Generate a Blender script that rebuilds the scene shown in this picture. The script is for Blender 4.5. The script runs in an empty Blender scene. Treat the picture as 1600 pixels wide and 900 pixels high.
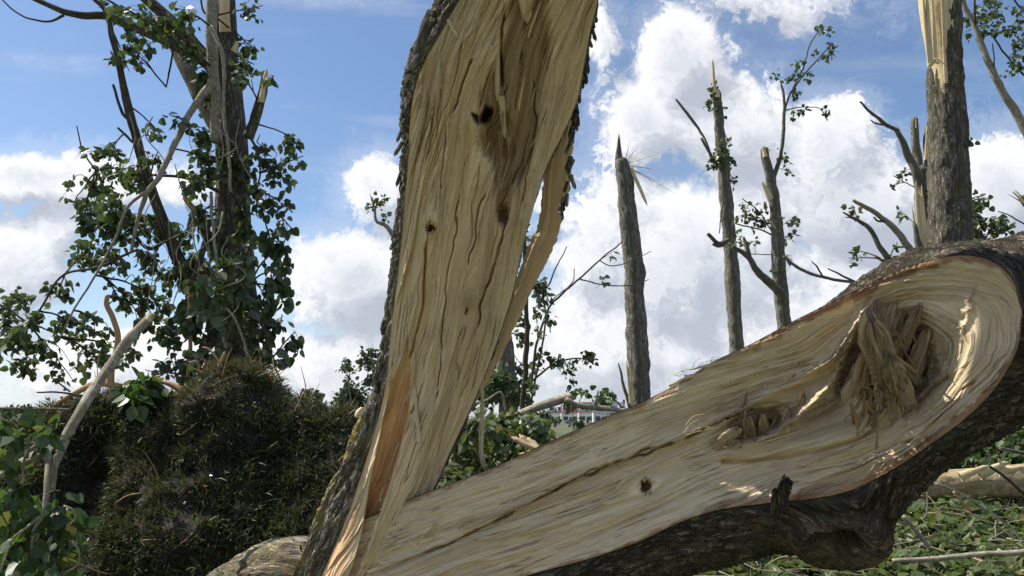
import bpy, math, random
import numpy as np
from mathutils import Vector, noise as mn

random.seed(7); RNG = np.random.default_rng(7)
SC = bpy.context.scene
COL = SC.collection

# ------------------------------------------------------------------ camera
FPX = 1244.0; PITCH = math.radians(9.36); CZ = 1.4
cam = bpy.data.cameras.new('camera'); cam.sensor_width = 36; cam.lens = 28; cam.clip_end = 5000; cam.clip_start = .05
co = bpy.data.objects.new('camera', cam); COL.objects.link(co)
co.location = (0, 0, CZ); co.rotation_euler = (math.pi/2 + PITCH, 0, 0); SC.camera = co
FW = np.array([0, math.cos(PITCH), math.sin(PITCH)]); UP = np.array([0, -math.sin(PITCH), math.cos(PITCH)])

def at(px, py, d):
    """world point seen at pixel (1600x900) px,py at depth d"""
    px = np.asarray(px, float); py = np.asarray(py, float); d = np.asarray(d, float)
    X = (px-800)/FPX*d; Y = (450-py)/FPX*d
    return np.stack([X + 0*Y, FW[1]*d + UP[1]*Y + 0*X, CZ + FW[2]*d + UP[2]*Y + 0*X], -1)

# ------------------------------------------------------------------ light
SUN_EL = 54; SUN_AZ = -80          # azimuth from +Y towards +X, so the sun is on the left and a little behind the trees
sd = np.array([math.sin(math.radians(SUN_AZ))*math.cos(math.radians(SUN_EL)),
               math.cos(math.radians(SUN_AZ))*math.cos(math.radians(SUN_EL)), math.sin(math.radians(SUN_EL))])
sun = bpy.data.lights.new('sun', 'SUN'); sun.energy = 4.2; sun.angle = math.radians(.5); sun.color = (1, .95, .86)
so = bpy.data.objects.new('sun', sun); COL.objects.link(so)
so.rotation_euler = Vector(sd).to_track_quat('Z', 'Y').to_euler()
SC.view_settings.view_transform = 'Standard'; SC.view_settings.look = 'None'
SC.view_settings.exposure = 0.68; SC.view_settings.gamma = 1; SC.view_settings.use_curve_mapping = False

W = bpy.data.worlds.new('World'); SC.world = W; W.use_nodes = True
nt = W.node_tree; nt.nodes.clear()
class NB:
    """small node builder"""
    def __init__(s, tree): s.t = tree; s.n = tree.nodes; s.l = tree.links
    def new(s, typ, **kw):
        n = s.n.new(typ)
        for k, v in kw.items(): setattr(n, k, v)
        return n
    def put(s, sock, v):
        if isinstance(v, bpy.types.NodeSocket): s.l.new(v, sock)
        elif v is not None:
            if isinstance(v, (tuple, list)) and sock.type == 'RGBA' and len(v) == 3: v = (*v, 1)
            sock.default_value = v
    def m(s, op, a, b=None, c=None, clamp=False):
        n = s.new('ShaderNodeMath', operation=op, use_clamp=clamp)
        s.put(n.inputs[0], a); s.put(n.inputs[1], b); s.put(n.inputs[2], c); return n.outputs[0]
    def v(s, op, a, b=None):
        n = s.new('ShaderNodeVectorMath', operation=op); s.put(n.inputs[0], a); s.put(n.inputs[1], b)
        return n.outputs[1] if op in ('LENGTH', 'DOT_PRODUCT', 'DISTANCE') else n.outputs[0]
    def noise(s, vec, scale, detail=4, rough=.55, dist=0, dim='3D'):
        n = s.new('ShaderNodeTexNoise', noise_dimensions=dim)
        s.put(n.inputs['Vector'], vec); n.inputs['Scale'].default_value = scale
        n.inputs['Detail'].default_value = detail; n.inputs['Roughness'].default_value = rough
        n.inputs['Distortion'].default_value = dist; return n.outputs[0]
    def ramp(s, f, stops):
        n = s.new('ShaderNodeValToRGB'); s.put(n.inputs[0], f); e = n.color_ramp.elements
        while len(e) < len(stops): e.new(.5)
        for k, (p, c) in enumerate(stops):
            e[k].position = p; e[k].color = (*c, 1) if len(c) == 3 else c
        return n.outputs[0]
    def rng(s, f, a, b, c=0, d=1, smooth=True):
        if not isinstance(a, bpy.types.NodeSocket) and a > b: a, b, c, d = b, a, d, c
        n = s.new('ShaderNodeMapRange', interpolation_type='SMOOTHSTEP' if smooth else 'LINEAR')
        for k, v in enumerate((f, a, b, c, d)): s.put(n.inputs[k], v)
        return n.outputs[0]
    def mix(s, f, a, b, mode='MIX'):
        n = s.new('ShaderNodeMix', data_type='RGBA', blend_type=mode)
        s.put(n.inputs[0], f); s.put(n.inputs[6], a); s.put(n.inputs[7], b); return n.outputs[2]
    def sep(s, vec):
        n = s.new('ShaderNodeSeparateXYZ'); s.put(n.inputs[0], vec); return n.outputs
    def comb(s, x, y, z=0):
        n = s.new('ShaderNodeCombineXYZ'); s.put(n.inputs[0], x); s.put(n.inputs[1], y); s.put(n.inputs[2], z); return n.outputs[0]

B = NB(nt)
sky = B.new('ShaderNodeTexSky', sky_type='NISHITA', sun_disc=False)
sky.sun_elevation = math.radians(SUN_EL); sky.sun_rotation = math.radians(SUN_AZ)
sky.air_density = 1.0; sky.dust_density = .6; sky.ozone_density = 2.2
tc = B.new('ShaderNodeTexCoord'); dirv = B.v('NORMALIZE', tc.outputs['Generated'])
dx, dy, dz = B.sep(dirv)[:3]
yy = B.m('ADD', B.m('ABSOLUTE', dy), .06)
uvw = B.comb(B.m('DIVIDE', dx, yy), B.m('DIVIDE', dz, yy))
def pxuv(px, py):
    p = at(px, py, 1.0) - np.array([0, 0, CZ]); y = p[1]+.06
    return p[0]/y, p[2]/y
# cloud banks: direction centre, half width, half height (all as directions in the world), weight
CL = [(1060, 95, 95, 110, 1), (1010, 200, 110, 100, .9), (1130, 210, 150, 120, 1), (1080, 400, 260, 210, 1.1), (960, 560, 260, 140, .9),
      (1290, 230, 95, 110, 1), (1350, 330, 190, 130, 1.1), (1250, 520, 260, 110, .9), (1560, 310, 130, 110, 1.1), (1480, 470, 280, 160, 1.1),
      (30, 430, 120, 95, .9), (90, 355, 50, 55, .8), (150, 560, 230, 85, .7), (40, 280, 210, 48, .75), (230, 300, 130, 30, .5),
      (585, 300, 75, 75, .95), (560, 430, 130, 100, 1), (500, 590, 220, 75, .8), (940, 70, 50, 90, .55), (1200, -5, 190, 62, .42), (1240, 25, 60, 60, .35),
      (720, 560, 160, 90, .6), (800, 660, 1500, 60, .5), (2300, 300, 500, 300, .8), (-700, 300, 300, 300, .8), (-900, -900, 700, 400, .7), (1500, -1500, 900, 500, .8), (3600, -200, 700, 700, .8), (300, -1200, 500, 160, .6)]
def field(vec):
    q = B.sep(vec)
    cur = None
    for (cx, cy, rx, ry, w) in CL:
        u, v = pxuv(cx, cy); ru = rx/FPX; rv = ry/FPX
        n = B.new('ShaderNodeVectorMath', operation='MULTIPLY_ADD')
        B.put(n.inputs[0], vec); n.inputs[1].default_value = (1/ru, 1/rv, 0); n.inputs[2].default_value = (-u/ru, -v/rv, 0)
        ln = B.v('LENGTH', n.outputs[0])
        b = B.m('MULTIPLY', B.m('SUBTRACT', 1.0, ln), w)
        if cur is None: cur = b
        else: cur = B.m('SMOOTH_MAX', cur, b, .18)
    n1 = B.noise(vec, 5.5, 6, .55, 0); n2 = B.noise(vec, 17, 6, .6, .2)
    n3 = B.new('ShaderNodeTexVoronoi', feature='SMOOTH_F1'); B.put(n3.inputs['Vector'], B.v('ADD', vec, B.v('SCALE', B.comb(n2, n1), None))); n3.inputs['Scale'].default_value = 13
    n3.inputs['Smoothness'].default_value = .5
    nz = B.m('ADD', B.m('MULTIPLY', B.m('SUBTRACT', n1, .5), 1.75), B.m('MULTIPLY', B.m('SUBTRACT', n2, .5), .5))
    nz = B.m('ADD', nz, B.m('MULTIPLY', B.m('SUBTRACT', .42, n3.outputs[0]), .35))
    return B.m('ADD', B.m('MAXIMUM', cur, -.9), nz)
F0 = field(uvw)
F1 = field(B.v('ADD', uvw, (-.022, .038, 0)))
dens = B.rng(F0, -.02, .30)
wisp = B.rng(B.noise(B.v('MULTIPLY', uvw, (1.3, 8, 1)), 1.6, 5, .55), .50, .78, 0, .34); dens = B.m('MAXIMUM', dens, wisp)
dens = B.m('MAXIMUM', dens, B.rng(F0, -.5, .1, 0, .22))
lit = B.m('ADD', .62, B.m('MULTIPLY', B.m('SUBTRACT', F0, F1), 1.5), clamp=True)
deep = B.rng(F0, .30, 1.15, 0, .95)
lit2 = B.m('SUBTRACT', lit, B.m('MULTIPLY', deep, B.noise(uvw, 3.2, 3, .5)), clamp=True)
ccol = B.ramp(lit2, [(0, (.52, .56, .65)), (.38, (.64, .675, .75)), (.72, (.87, .89, .935)), (1, (1.05, 1.05, 1.06))])
SKY_S = 0.088
skyc = B.v('SCALE', sky.outputs[0], None); skyc.node.inputs['Scale'].default_value = SKY_S
CLOUD = B.v('SCALE', ccol, None); CLOUD.node.inputs['Scale'].default_value = .625
elf = B.m('MAXIMUM', dz, 0)
haze = B.rng(elf, 0, .16, .45, 0)
skyc = B.v('MULTIPLY', skyc, (.95, 1.0, 1.06))
skyh = B.mix(haze, skyc, (.56, .64, .75))
upm = B.rng(dz, -.02, .02)
fin = B.mix(B.m('MULTIPLY', dens, .95), skyh, CLOUD)
fin = B.mix(upm, (.05, .06, .04), fin)
bg = B.new('ShaderNodeBackground'); B.put(bg.inputs[0], fin); bg.inputs[1].default_value = 1.0
ow = B.new('ShaderNodeOutputWorld'); B.l.new(bg.outputs[0], ow.inputs[0])
W.cycles.sampling_method = 'MANUAL'; W.cycles.sample_map_resolution = 512

# ------------------------------------------------------------------ numpy noise
_P = RNG.permutation(512); _P = np.concatenate([_P, _P])
_G = RNG.normal(size=(512, 3)); _G /= np.linalg.norm(_G, axis=1)[:, None]
def perlin(x, y, z=0.):
    x, y, z = np.broadcast_arrays(np.asarray(x, float), np.asarray(y, float), np.asarray(z, float))
    xi, yi, zi = np.floor(x).astype(int), np.floor(y).astype(int), np.floor(z).astype(int)
    xf, yf, zf = x-xi, y-yi, z-zi
    fd = lambda t: t*t*t*(t*(t*6-15)+10)
    u, v, w = fd(xf), fd(yf), fd(zf)
    def g(a, b, c):
        h = _P[(_P[(_P[(xi+a) & 511] + yi+b) & 511] + zi+c) & 511]; gg = _G[h]
        return gg[..., 0]*(xf-a) + gg[..., 1]*(yf-b) + gg[..., 2]*(zf-c)
    lp = lambda a, b, t: a+(b-a)*t
    return lp(lp(lp(g(0,0,0), g(1,0,0), u), lp(g(0,1,0), g(1,1,0), u), v), lp(lp(g(0,0,1), g(1,0,1), u), lp(g(0,1,1), g(1,1,1), u), v), w)*1.6
def fbm(x, y, z=0., o=4, r=.5):
    s = 0; a = 1
    for k in range(o): s = s + a*perlin(x*2**k, y*2**k, np.asarray(z)*2**k + 13.7*k); a *= r
    return s
def sstep(x, a, b):
    t = np.clip((x-a)/(b-a), 0, 1); return t*t*(3-2*t)

# ------------------------------------------------------------------ objects
def tag(o, label=None, cat=None, group=None, kind=None):
    for k, v in (('label', label), ('category', cat), ('group', group), ('kind', kind)):
        if v: o[k] = v
    return o
def empty(name, loc, label, cat, group=None):
    o = bpy.data.objects.new(name, None); COL.objects.link(o); o.location = [float(c) for c in loc]; o.empty_display_size = .1
    return tag(o, label, cat, group)
def mesh_obj(name, verts, faces, mat, parent=None, smooth=True, uv=None, attrs=None):
    """verts Nx3 in world space; faces: MxK array or list of arrays; parented objects are stored relative to the parent"""
    v = np.asarray(verts, float).reshape(-1, 3)
    root = None
    off = np.zeros(3)
    p = parent
    while p is not None: off = off + np.array(p.location); p = p.parent
    v = v - off
    if parent is None:
        root = v.mean(0); root[2] = v[:, 2].min(); v = v - root
    me = bpy.data.meshes.new(name)
    fl = faces if isinstance(faces, list) else [faces]
    fl = [np.asarray(f, dtype=np.int32) for f in fl if len(f)]
    loops = np.concatenate([f.ravel() for f in fl]); sizes = np.concatenate([np.full(len(f), f.shape[1]) for f in fl])
    me.vertices.add(len(v)); me.vertices.foreach_set('co', v.ravel())
    me.loops.add(len(loops)); me.loops.foreach_set('vertex_index', loops)
    me.polygons.add(len(sizes)); st = np.concatenate([[0], np.cumsum(sizes)[:-1]])
    me.polygons.foreach_set('loop_start', st.astype(np.int32)); me.polygons.foreach_set('loop_total', sizes.astype(np.int32))
    me.polygons.foreach_set('use_smooth', np.full(len(sizes), smooth))
    me.update(calc_edges=True)
    if uv is not None:
        l = me.uv_layers.new(name='UVMap'); l.data.foreach_set('uv', np.asarray(uv, float)[loops].ravel())
    for k, a in (attrs or {}).items():
        t = me.attributes.new(k, 'FLOAT', 'POINT'); t.data.foreach_set('value', np.asarray(a, float).ravel())
    me.validate()
    me.materials.append(mat)
    o = bpy.data.objects.new(name, me); COL.objects.link(o)
    if parent is not None: o.parent = parent
    else: o.location = root
    return o
class Mesher:
    def __init__(s): s.v = []; s.f = []; s.uv = []; s.a = []; s.n = 0
    def add(s, v, faces, uv=None, a=None):
        v = np.asarray(v, float).reshape(-1, 3)
        if len(v) == 0: return
        s.v.append(v); s.uv.append(np.zeros((len(v), 2)) if uv is None else np.asarray(uv, float).reshape(-1, 2))
        s.a.append(np.zeros(len(v)) if a is None else np.broadcast_to(np.asarray(a, float), (len(v),)))
        for f in (faces if isinstance(faces, list) else [faces]):
            if len(f): s.f.append(np.asarray(f) + s.n)
        s.n += len(v)
    def build(s, name, mat, parent=None, smooth=True):
        if not s.n: return None
        d = {}
        for f in s.f: d.setdefault(f.shape[1], []).append(f)
        return mesh_obj(name, np.concatenate(s.v), [np.concatenate(x) for x in d.values()], mat, parent, smooth, np.concatenate(s.uv), {'rnd': np.concatenate(s.a)})
def build_each(M, name, m, parent, smooth=True):
    """every piece added to M becomes an object of its own"""
    base = 0; fi = 0; out = None
    for v, uv, a in zip(M.v, M.uv, M.a):
        fs = []
        while fi < len(M.f) and M.f[fi].min() < base+len(v): fs.append(M.f[fi]-base); fi += 1
        out = mesh_obj(name, v, fs, m, parent, smooth, uv, {'rnd': a, 'brown': a*0, 'rim': a*0}); base += len(v)
    return out
def grid_faces(n, m, wrap=False):
    i, j = np.meshgrid(np.arange(n-1), np.arange(m if wrap else m-1), indexing='ij')
    a = i*m+j; b = i*m+(j+1) % m; return np.stack([a, b, b+m, a+m], -1).reshape(-1, 4)
def spline(P, n):
    """Catmull-Rom through rows of P resampled to n rows evenly in chord length"""
    P = np.asarray(P, float)
    if len(P) == 2: t = np.linspace(0, 1, n)[:, None]; return P[0]*(1-t)+P[1]*t
    d = np.concatenate([[0], np.cumsum(np.maximum(np.linalg.norm(np.diff(P[:, :min(3, P.shape[1])], axis=0), axis=1), 1e-6))])
    t = np.linspace(0, d[-1], n); return cat(P, d, t)
def cat(P, d, t):
    P = np.asarray(P, float)
    k = np.clip(np.searchsorted(d, t, side='right')-1, 0, len(P)-2)
    tan = np.empty_like(P); tan[1:-1] = (P[2:]-P[:-2])/(d[2:]-d[:-2])[:, None]
    tan[0] = (P[1]-P[0])/(d[1]-d[0]); tan[-1] = (P[-1]-P[-2])/(d[-1]-d[-2])
    h = (d[k+1]-d[k])[:, None]; x = ((t-d[k])[:, None])/h
    return (2*x**3-3*x**2+1)*P[k] + (x**3-2*x**2+x)*h*tan[k] + (-2*x**3+3*x**2)*P[k+1] + (x**3-x**2)*h*tan[k+1]

def tube(P, R, ns=8, seg=None, rough=.0, rf=6., cap=True, cut=None, seed=0., wob=0.):
    """P: world points, R radii. returns verts, faces, uv.  angle 0 looks away from the camera"""
    P = np.asarray(P, float); R = np.asarray(R, float)
    L = np.linalg.norm(np.diff(P, axis=0), axis=1).sum()
    n = seg or max(3, int(L/max(.02, R.mean()*1.2)) + len(P)); n = min(n, 400)
    Q = spline(np.column_stack([P, R]), n); C = Q[:, :3].copy(); r = np.maximum(Q[:, 3], 1e-4)
    if wob:
        for a in range(3): C[:, a] += wob*fbm(np.linspace(0, L*3, n), seed+a*7.1, 0, 3)*np.minimum(1, np.linspace(0, 6, n))
    T = np.gradient(C, axis=0); T /= np.linalg.norm(T, axis=1)[:, None]+1e-9
    u = np.cross(np.array([0., 1, 0]), T); ln = np.linalg.norm(u, axis=1)
    u[ln < .1] = (1, 0, 0); u /= np.linalg.norm(u, axis=1)[:, None]; w = np.cross(T, u)
    th = np.linspace(0, 2*np.pi, ns, endpoint=False)
    cs, sn = np.sin(th), np.cos(th)
    rr = np.repeat(r[:, None], ns, 1)
    le = np.linspace(0, L, n)
    if rough:
        rr = rr*(1+rough*fbm(cs[None]*1.6*rf/6+seed, sn[None]*1.6*rf/6+le[:, None]*.0, le[:, None]*rf*.5+seed, 4, .6))
    V = C[:, None] + rr[..., None]*(u[:, None]*cs[None, :, None] - w[:, None]*sn[None, :, None]*1.0)
    f = grid_faces(n, ns, True)
    if cut is not None:
        i = np.arange(n-1)[:, None]/(n-1)*np.ones((1, ns)); a = (np.ones((n-1, 1))*(th[None]+np.pi/ns))
        f = f[~cut(i, a).ravel()]
    fs = [f]
    verts = V.reshape(-1, 3)
    uv = np.stack([np.broadcast_to(th/(2*np.pi)*2*np.pi*r.mean(), (n, ns)), np.broadcast_to(le[:, None], (n, ns))], -1).reshape(-1, 2)
    if cap and cut is None:
        k = len(verts); verts = np.concatenate([verts, C[:1]-T[:1]*r[0]*.3, C[-1:]+T[-1:]*r[-1]*.6]); uv = np.concatenate([uv, uv[:1], uv[-1:]])
        j = np.arange(ns); fs.append(np.stack([np.full(ns, k), (j+1) % ns, j], -1)); fs.append(np.stack([np.full(ns, k+1), (n-1)*ns+j, (n-1)*ns+(j+1) % ns], -1))
    return verts, fs, uv
def pts(lst, d):
    """[(px,py,rpx[,dd])] -> world points and radii"""
    a = np.array([(p[0], p[1], p[2], (p[3] if len(p) > 3 else 0)) for p in lst], float)
    dd = d+a[:, 3]; return at(a[:, 0], a[:, 1], dd), a[:, 2]*dd/FPX

def shard(M, p0, p1, w0, w1, seed=0., ns=7, flat=.45, n=14, bend=0., rnd=.5):
    """a torn splinter of wood from p0 to the pointed p1, ridged along its length"""
    p0 = np.asarray(p0, float); p1 = np.asarray(p1, float); L = np.linalg.norm(p1-p0)
    t = np.linspace(0, 1, n); T = (p1-p0)/L
    u = np.cross(FW, T); u /= np.linalg.norm(u)+1e-9; w = np.cross(T, u)
    prof = w0*(1-t)+w1*t; prof = prof*(1-np.clip((t-.86)/.14, 0, 1)**1.3*.75)
    th = np.linspace(0, 2*np.pi, ns, endpoint=False)
    rid = 1+.33*perlin(th[None]*2.1+seed, t[:, None]*1.5+seed, seed)
    if ns > 20: rid = 1+.55*fbm(np.cos(th)[None]*1.7+seed, np.sin(th)[None]*1.7+t[:, None]*.3, t[:, None]*1.6+seed, 3)+.22*fbm(np.cos(th)[None]*6+seed, np.sin(th)[None]*6, t[:, None]*2.5, 4, .7)
    C = p0 + t[:, None]*(p1-p0) + (bend*np.sin(t*np.pi))[:, None]*u*L
    jag = np.where(t[:, None] > .97, L*.10*perlin(th[None]*3+seed, seed, 1), 0)
    if ns > 20: jag = sstep(t[:, None], .45, 1)*L*.22*fbm(np.cos(th)[None]*2.6+seed, np.sin(th)[None]*2.6, seed, 3, .8)
    V = C[:, None] + (prof[:, None]*rid*np.cos(th))[..., None]*u + (prof[:, None]*rid*flat*np.sin(th))[..., None]*w + jag[..., None]*T
    v = V.reshape(-1, 3); f = [grid_faces(n, ns, True)]; k = len(v)
    v = np.concatenate([v, C[-1:]+T*L*.02]); j = np.arange(ns); f.append(np.stack([np.full(ns, k), (n-1)*ns+j, (n-1)*ns+(j+1) % ns], -1))
    uv = np.stack([np.broadcast_to(th*w0, (n, ns)), np.broadcast_to(t[:, None]*L, (n, ns))], -1).reshape(-1, 2)
    M.add(v, f, np.concatenate([uv, uv[-1:]])+seed, rnd)

# ------------------------------------------------------------------ leaves
LX = np.array([0, -.34, -.46, -.27, 0, .27, .46, .34]); LY = np.array([0, .06, .34, .74, 1.0, .74, .34, .06])
def add_leaves(M, P, A, S, fold=.3, tilt=None):
    """P base points, A leaf directions, S sizes"""
    n = len(P)
    if n == 0: return
    A = A/np.linalg.norm(A, axis=1)[:, None]
    N = RNG.normal(size=(n, 3)) if tilt is None else tilt
    X = np.cross(A, N); X /= np.linalg.norm(X, axis=1)[:, None]+1e-9; Z = np.cross(X, A)
    fo = fold*(.3+RNG.random(n)); cu = RNG.normal(size=n)*.18
    wd = .8+.35*RNG.random(n)
    V = P[:, None] + S[:, None, None]*(LX[None, :, None]*wd[:, None, None]*X[:, None] + LY[None, :, None]*A[:, None]
        + (np.abs(LX)[None, :, None]*fo[:, None, None] + (LY**2)[None, :, None]*cu[:, None, None])*Z[:, None])
    base = (np.arange(n)*8)[:, None]
    f1 = base+np.array([[0, 4, 3, 2]]); f1b = base+np.array([[0, 2, 1, 1]])[:, :3]; f2 = base+np.array([[0, 6, 5, 4]]); f2b = base+np.array([[0, 7, 6]])
    M.add(V.reshape(-1, 3), [f1, f2, f1b, f2b], None, np.repeat(RNG.random(n), 8))
def rdir(n): v = RNG.normal(size=(n, 3)); return v/np.linalg.norm(v, axis=1)[:, None]

def foliage(root, limbs, clusters, d, ls, leaf_mat, twig_mat, zr=.5, name='foliage', droop=.6, twr=.005, ns=4):
    """clusters: (px,py,rx,ry,leaves[,ox,oy]) twigs grow from the nearest limb point (or ox,oy) into each cluster and carry the leaves"""
    LM = Mesher(); TM = Mesher()
    allp = np.concatenate(limbs) if len(limbs) else None
    for c in clusters:
        cx, cy, rx, ry, n = c[:5]
        cen = at(cx, cy, d+RNG.normal()*zr*.5)
        if len(c) > 6: o = at(c[5], c[6], d)
        elif allp is not None:
            dd = np.linalg.norm((allp-cen)*np.array([1, .4, 1]), axis=1); o = allp[int(np.argmin(dd + RNG.random(len(dd))*.1))]
        else: o = cen
        rw = rx*d/FPX; rh = ry*d/FPX
        # one leader through the cluster, side twigs off it
        nt_ = max(2, int(n/11))
        lead_end = cen + (cen-o)*.25
        lead = spline(np.array([o, o*.5+cen*.5 + np.array([0, 0, .12*rh]), cen, lead_end]), 12)
        v, f, uv = tube(lead, np.linspace(twr*1.9, twr*.8, 12), ns, 12, wob=.012, seed=RNG.random()*90); TM.add(v, f, uv, .5)
        per = max(1, int(n/nt_))
        for k in range(nt_):
            s = lead[RNG.integers(3, 12)]
            q = rdir(1)[0]*RNG.random()**.4*np.array([rw, min(rw, zr), rh])
            e = cen + q
            m_ = (s+e)/2 + np.array([0, 0, .25*np.linalg.norm(e-s)*(RNG.random())])
            e2 = e + np.array([0, 0, -droop*RNG.random()*rh*.4])
            tw = spline(np.array([s, m_, e2]), 7)
            v, f, uv = tube(tw, np.linspace(twr, twr*.35, 7), 3, 7); TM.add(v, f, uv, .5)
            tt = .3+.7*RNG.random(per); idx = tt*6; i0 = np.minimum(idx.astype(int), 5); fr = (idx-i0)[:, None]
            p = tw[i0]*(1-fr)+tw[i0+1]*fr
            a = rdir(per)+np.array([0, 0, -droop]) + (tw[-1]-tw[0])/(np.linalg.norm(tw[-1]-tw[0])+1e-6)*.4
            p = p + (rdir(per)*.5+a*.5)*ls*(.3+1.3*RNG.random(per)[:, None])
            add_leaves(LM, p, a, ls*(.55+.75*RNG.random(per)))
    lo = LM.build(name, leaf_mat, root, smooth=False)
    to = TM.build('twigs', twig_mat, root)
    if lo: lo['kind'] = 'stuff'
    if to: to['kind'] = 'stuff'
    return lo

# ------------------------------------------------------------------ materials
def mat(name):
    m = bpy.data.materials.new(name); m.use_nodes = True; m.node_tree.nodes.clear(); b = NB(m.node_tree)
    p = b.new('ShaderNodeBsdfPrincipled'); o = b.new('ShaderNodeOutputMaterial'); b.l.new(p.outputs[0], o.inputs[0])
    return m, b, p, o
def bump(b, h, s=.4, dist=.01, nrm=None):
    n = b.new('ShaderNodeBump'); n.inputs['Strength'].default_value = s; n.inputs['Distance'].default_value = dist; b.put(n.inputs['Height'], h)
    if nrm is not None: b.put(n.inputs['Normal'], nrm)
    return n.outputs[0]
def uvn(b): return b.new('ShaderNodeUVMap').outputs[0]
def attr(b, k): return b.new('ShaderNodeAttribute', attribute_name=k).outputs['Fac']
def scl(b, v, x, y, z=1): return b.v('MULTIPLY', v, (x, y, z))

def wood_mat(name, sap, mid, brown, orange, edge=1.):
    """torn wood; uv = (across grain, along grain) in metres; attributes brown / rim"""
    m, b, p, o = mat(name); u = uvn(b)
    w = b.noise(scl(b, u, 3, 1.2), 1, 3); uw = b.v('ADD', u, b.comb(b.m('MULTIPLY', b.m('SUBTRACT', w, .5), .05), 0))
    g1 = b.noise(scl(b, uw, 42, 1.1), 1, 5, .6); g2 = b.noise(scl(b, uw, 210, 5), 1, 4, .65); g3 = b.noise(scl(b, uw, 700, 14), 1, 3, .6)
    blot = b.noise(scl(b, uw, 7, 1.6), 1, 4, .6)
    c = b.mix(b.rng(g1, .38, .64), sap, mid)
    c = b.mix(b.m('MULTIPLY', b.rng(g2, .5, .72), .38), c, brown)
    c = b.mix(b.m('MULTIPLY', b.rng(blot, .52, .75), .32), c, (brown[0]*1.35, brown[1]*1.35, brown[2]*1.3))
    c = b.mix(b.m('MULTIPLY', b.rng(g3, .55, .8), .22), c, (sap[0]*1.15, sap[1]*1.15, sap[2]*1.15))
    fl = b.noise(scl(b, uw, 75, 1.6), 1, 4, .6); fl2 = b.noise(scl(b, uw, 190, 4.5), 1, 3, .6)
    ln1 = b.m('MULTIPLY', b.rng(b.m('ABSOLUTE', b.m('SUBTRACT', fl, .5)), 0, .014, 1, 0), b.rng(b.noise(scl(b, uw, 11, 3), 1, 3), .5, .62))
    ln2 = b.m('MULTIPLY', b.rng(b.m('ABSOLUTE', b.m('SUBTRACT', fl2, .5)), 0, .022, 1, 0), b.rng(b.noise(scl(b, uw, 17, 5), 1, 3), .48, .64))
    c = b.mix(b.m('MULTIPLY', b.m('MAXIMUM', ln1, b.m('MULTIPLY', ln2, .8)), .75), c, (brown[0]*.7, brown[1]*.65, brown[2]*.6))
    bn = b.m('MULTIPLY', attr(b, 'brown'), b.rng(b.noise(scl(b, uw, 60, 3), 1, 4), .1, .6, .65, 1.0)); c = b.mix(bn, c, b.mix(b.rng(g1, .35, .65), brown, (brown[0]*.55, brown[1]*.5, brown[2]*.5)))
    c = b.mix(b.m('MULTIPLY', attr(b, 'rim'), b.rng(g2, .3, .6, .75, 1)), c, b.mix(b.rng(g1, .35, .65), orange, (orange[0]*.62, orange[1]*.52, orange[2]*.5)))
    b.put(p.inputs['Base Color'], c); p.inputs['Roughness'].default_value = .72; p.inputs['Specular IOR Level'].default_value = .25
    h = b.m('ADD', b.m('MULTIPLY', g1, .7), b.m('ADD', b.m('MULTIPLY', g2, .5), b.m('SUBTRACT', b.m('MULTIPLY', g3, .3), b.m('MULTIPLY', ln1, .5))))
    b.put(p.inputs['Normal'], bump(b, h, .8*edge, .012)); return m
WOOD = wood_mat('split_wood', (.82, .66, .445), (.70, .54, .335), (.31, .215, .12), (.36, .19, .095))
WOODS = wood_mat('split_wood_warm', (.82, .64, .41), (.70, .525, .31), (.33, .215, .115), (.95, .56, .25))  # light orange paints the glow in the cleft into the colour
HEART = wood_mat('torn_heartwood', (.50, .38, .235), (.32, .225, .13), (.16, .10, .05), (.3, .16, .07))
FRESH = wood_mat('fresh_break_wood', (.82, .68, .42), (.72, .55, .30), (.48, .30, .14), (.7, .38, .15))
PEEL = wood_mat('peeled_branch_wood', (.52, .33, .17), (.40, .22, .10), (.25, .13, .06), (.5, .22, .08))

def bark_mat(name, lo, hi, lichen, lf=.35, su=34, sv=7, st=.9, moss=None, dist=.02):
    m, b, p, o = mat(name); u = uvn(b)
    tcn = b.new('ShaderNodeTexCoord').outputs['Object']
    w = b.noise(scl(b, u, 9, 5), 1, 4, .6)
    uw = b.v('ADD', u, b.comb(b.m('MULTIPLY', b.m('SUBTRACT', w, .5), .07), b.m('MULTIPLY', b.m('SUBTRACT', b.noise(scl(b, u, 12, 6), 1, 2), .5), .05)))
    ra = b.noise(scl(b, uw, su*.9, sv*.55), 1, 5, .62, .6); rb = b.noise(scl(b, uw, su*2.0, sv*1.6), 1, 4, .6, .8)
    r1 = b.rng(b.m('ABSOLUTE', b.m('SUBTRACT', ra, .5)), 0, .085); r2 = b.rng(b.m('ABSOLUTE', b.m('SUBTRACT', rb, .48)), 0, .07)
    cr = b.m('MULTIPLY', r1, b.m('ADD', .45, b.m('MULTIPLY', r2, .55))); n1 = b.noise(scl(b, uw, su*3.2, sv*4), 1, 5, .65); n2 = b.noise(tcn, 5, 5, .6)
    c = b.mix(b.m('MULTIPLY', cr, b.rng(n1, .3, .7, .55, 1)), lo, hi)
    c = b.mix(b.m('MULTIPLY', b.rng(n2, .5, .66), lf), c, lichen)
    if moss: c = b.mix(b.m('MULTIPLY', attr(b, 'rim'), b.rng(b.noise(tcn, 26, 5, .7), .42, .58)), c, moss)
    b.put(p.inputs['Base Color'], c); p.inputs['Roughness'].default_value = .92; p.inputs['Specular IOR Level'].default_value = .15
    b.put(p.inputs['Normal'], bump(b, b.m('ADD', cr, b.m('MULTIPLY', n1, .8)), st, dist)); return m
BARK = bark_mat('poplar_bark', (.095, .08, .062), (.43, .38, .30), (.27, .28, .16), .4, 34, 8, 1)
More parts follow.
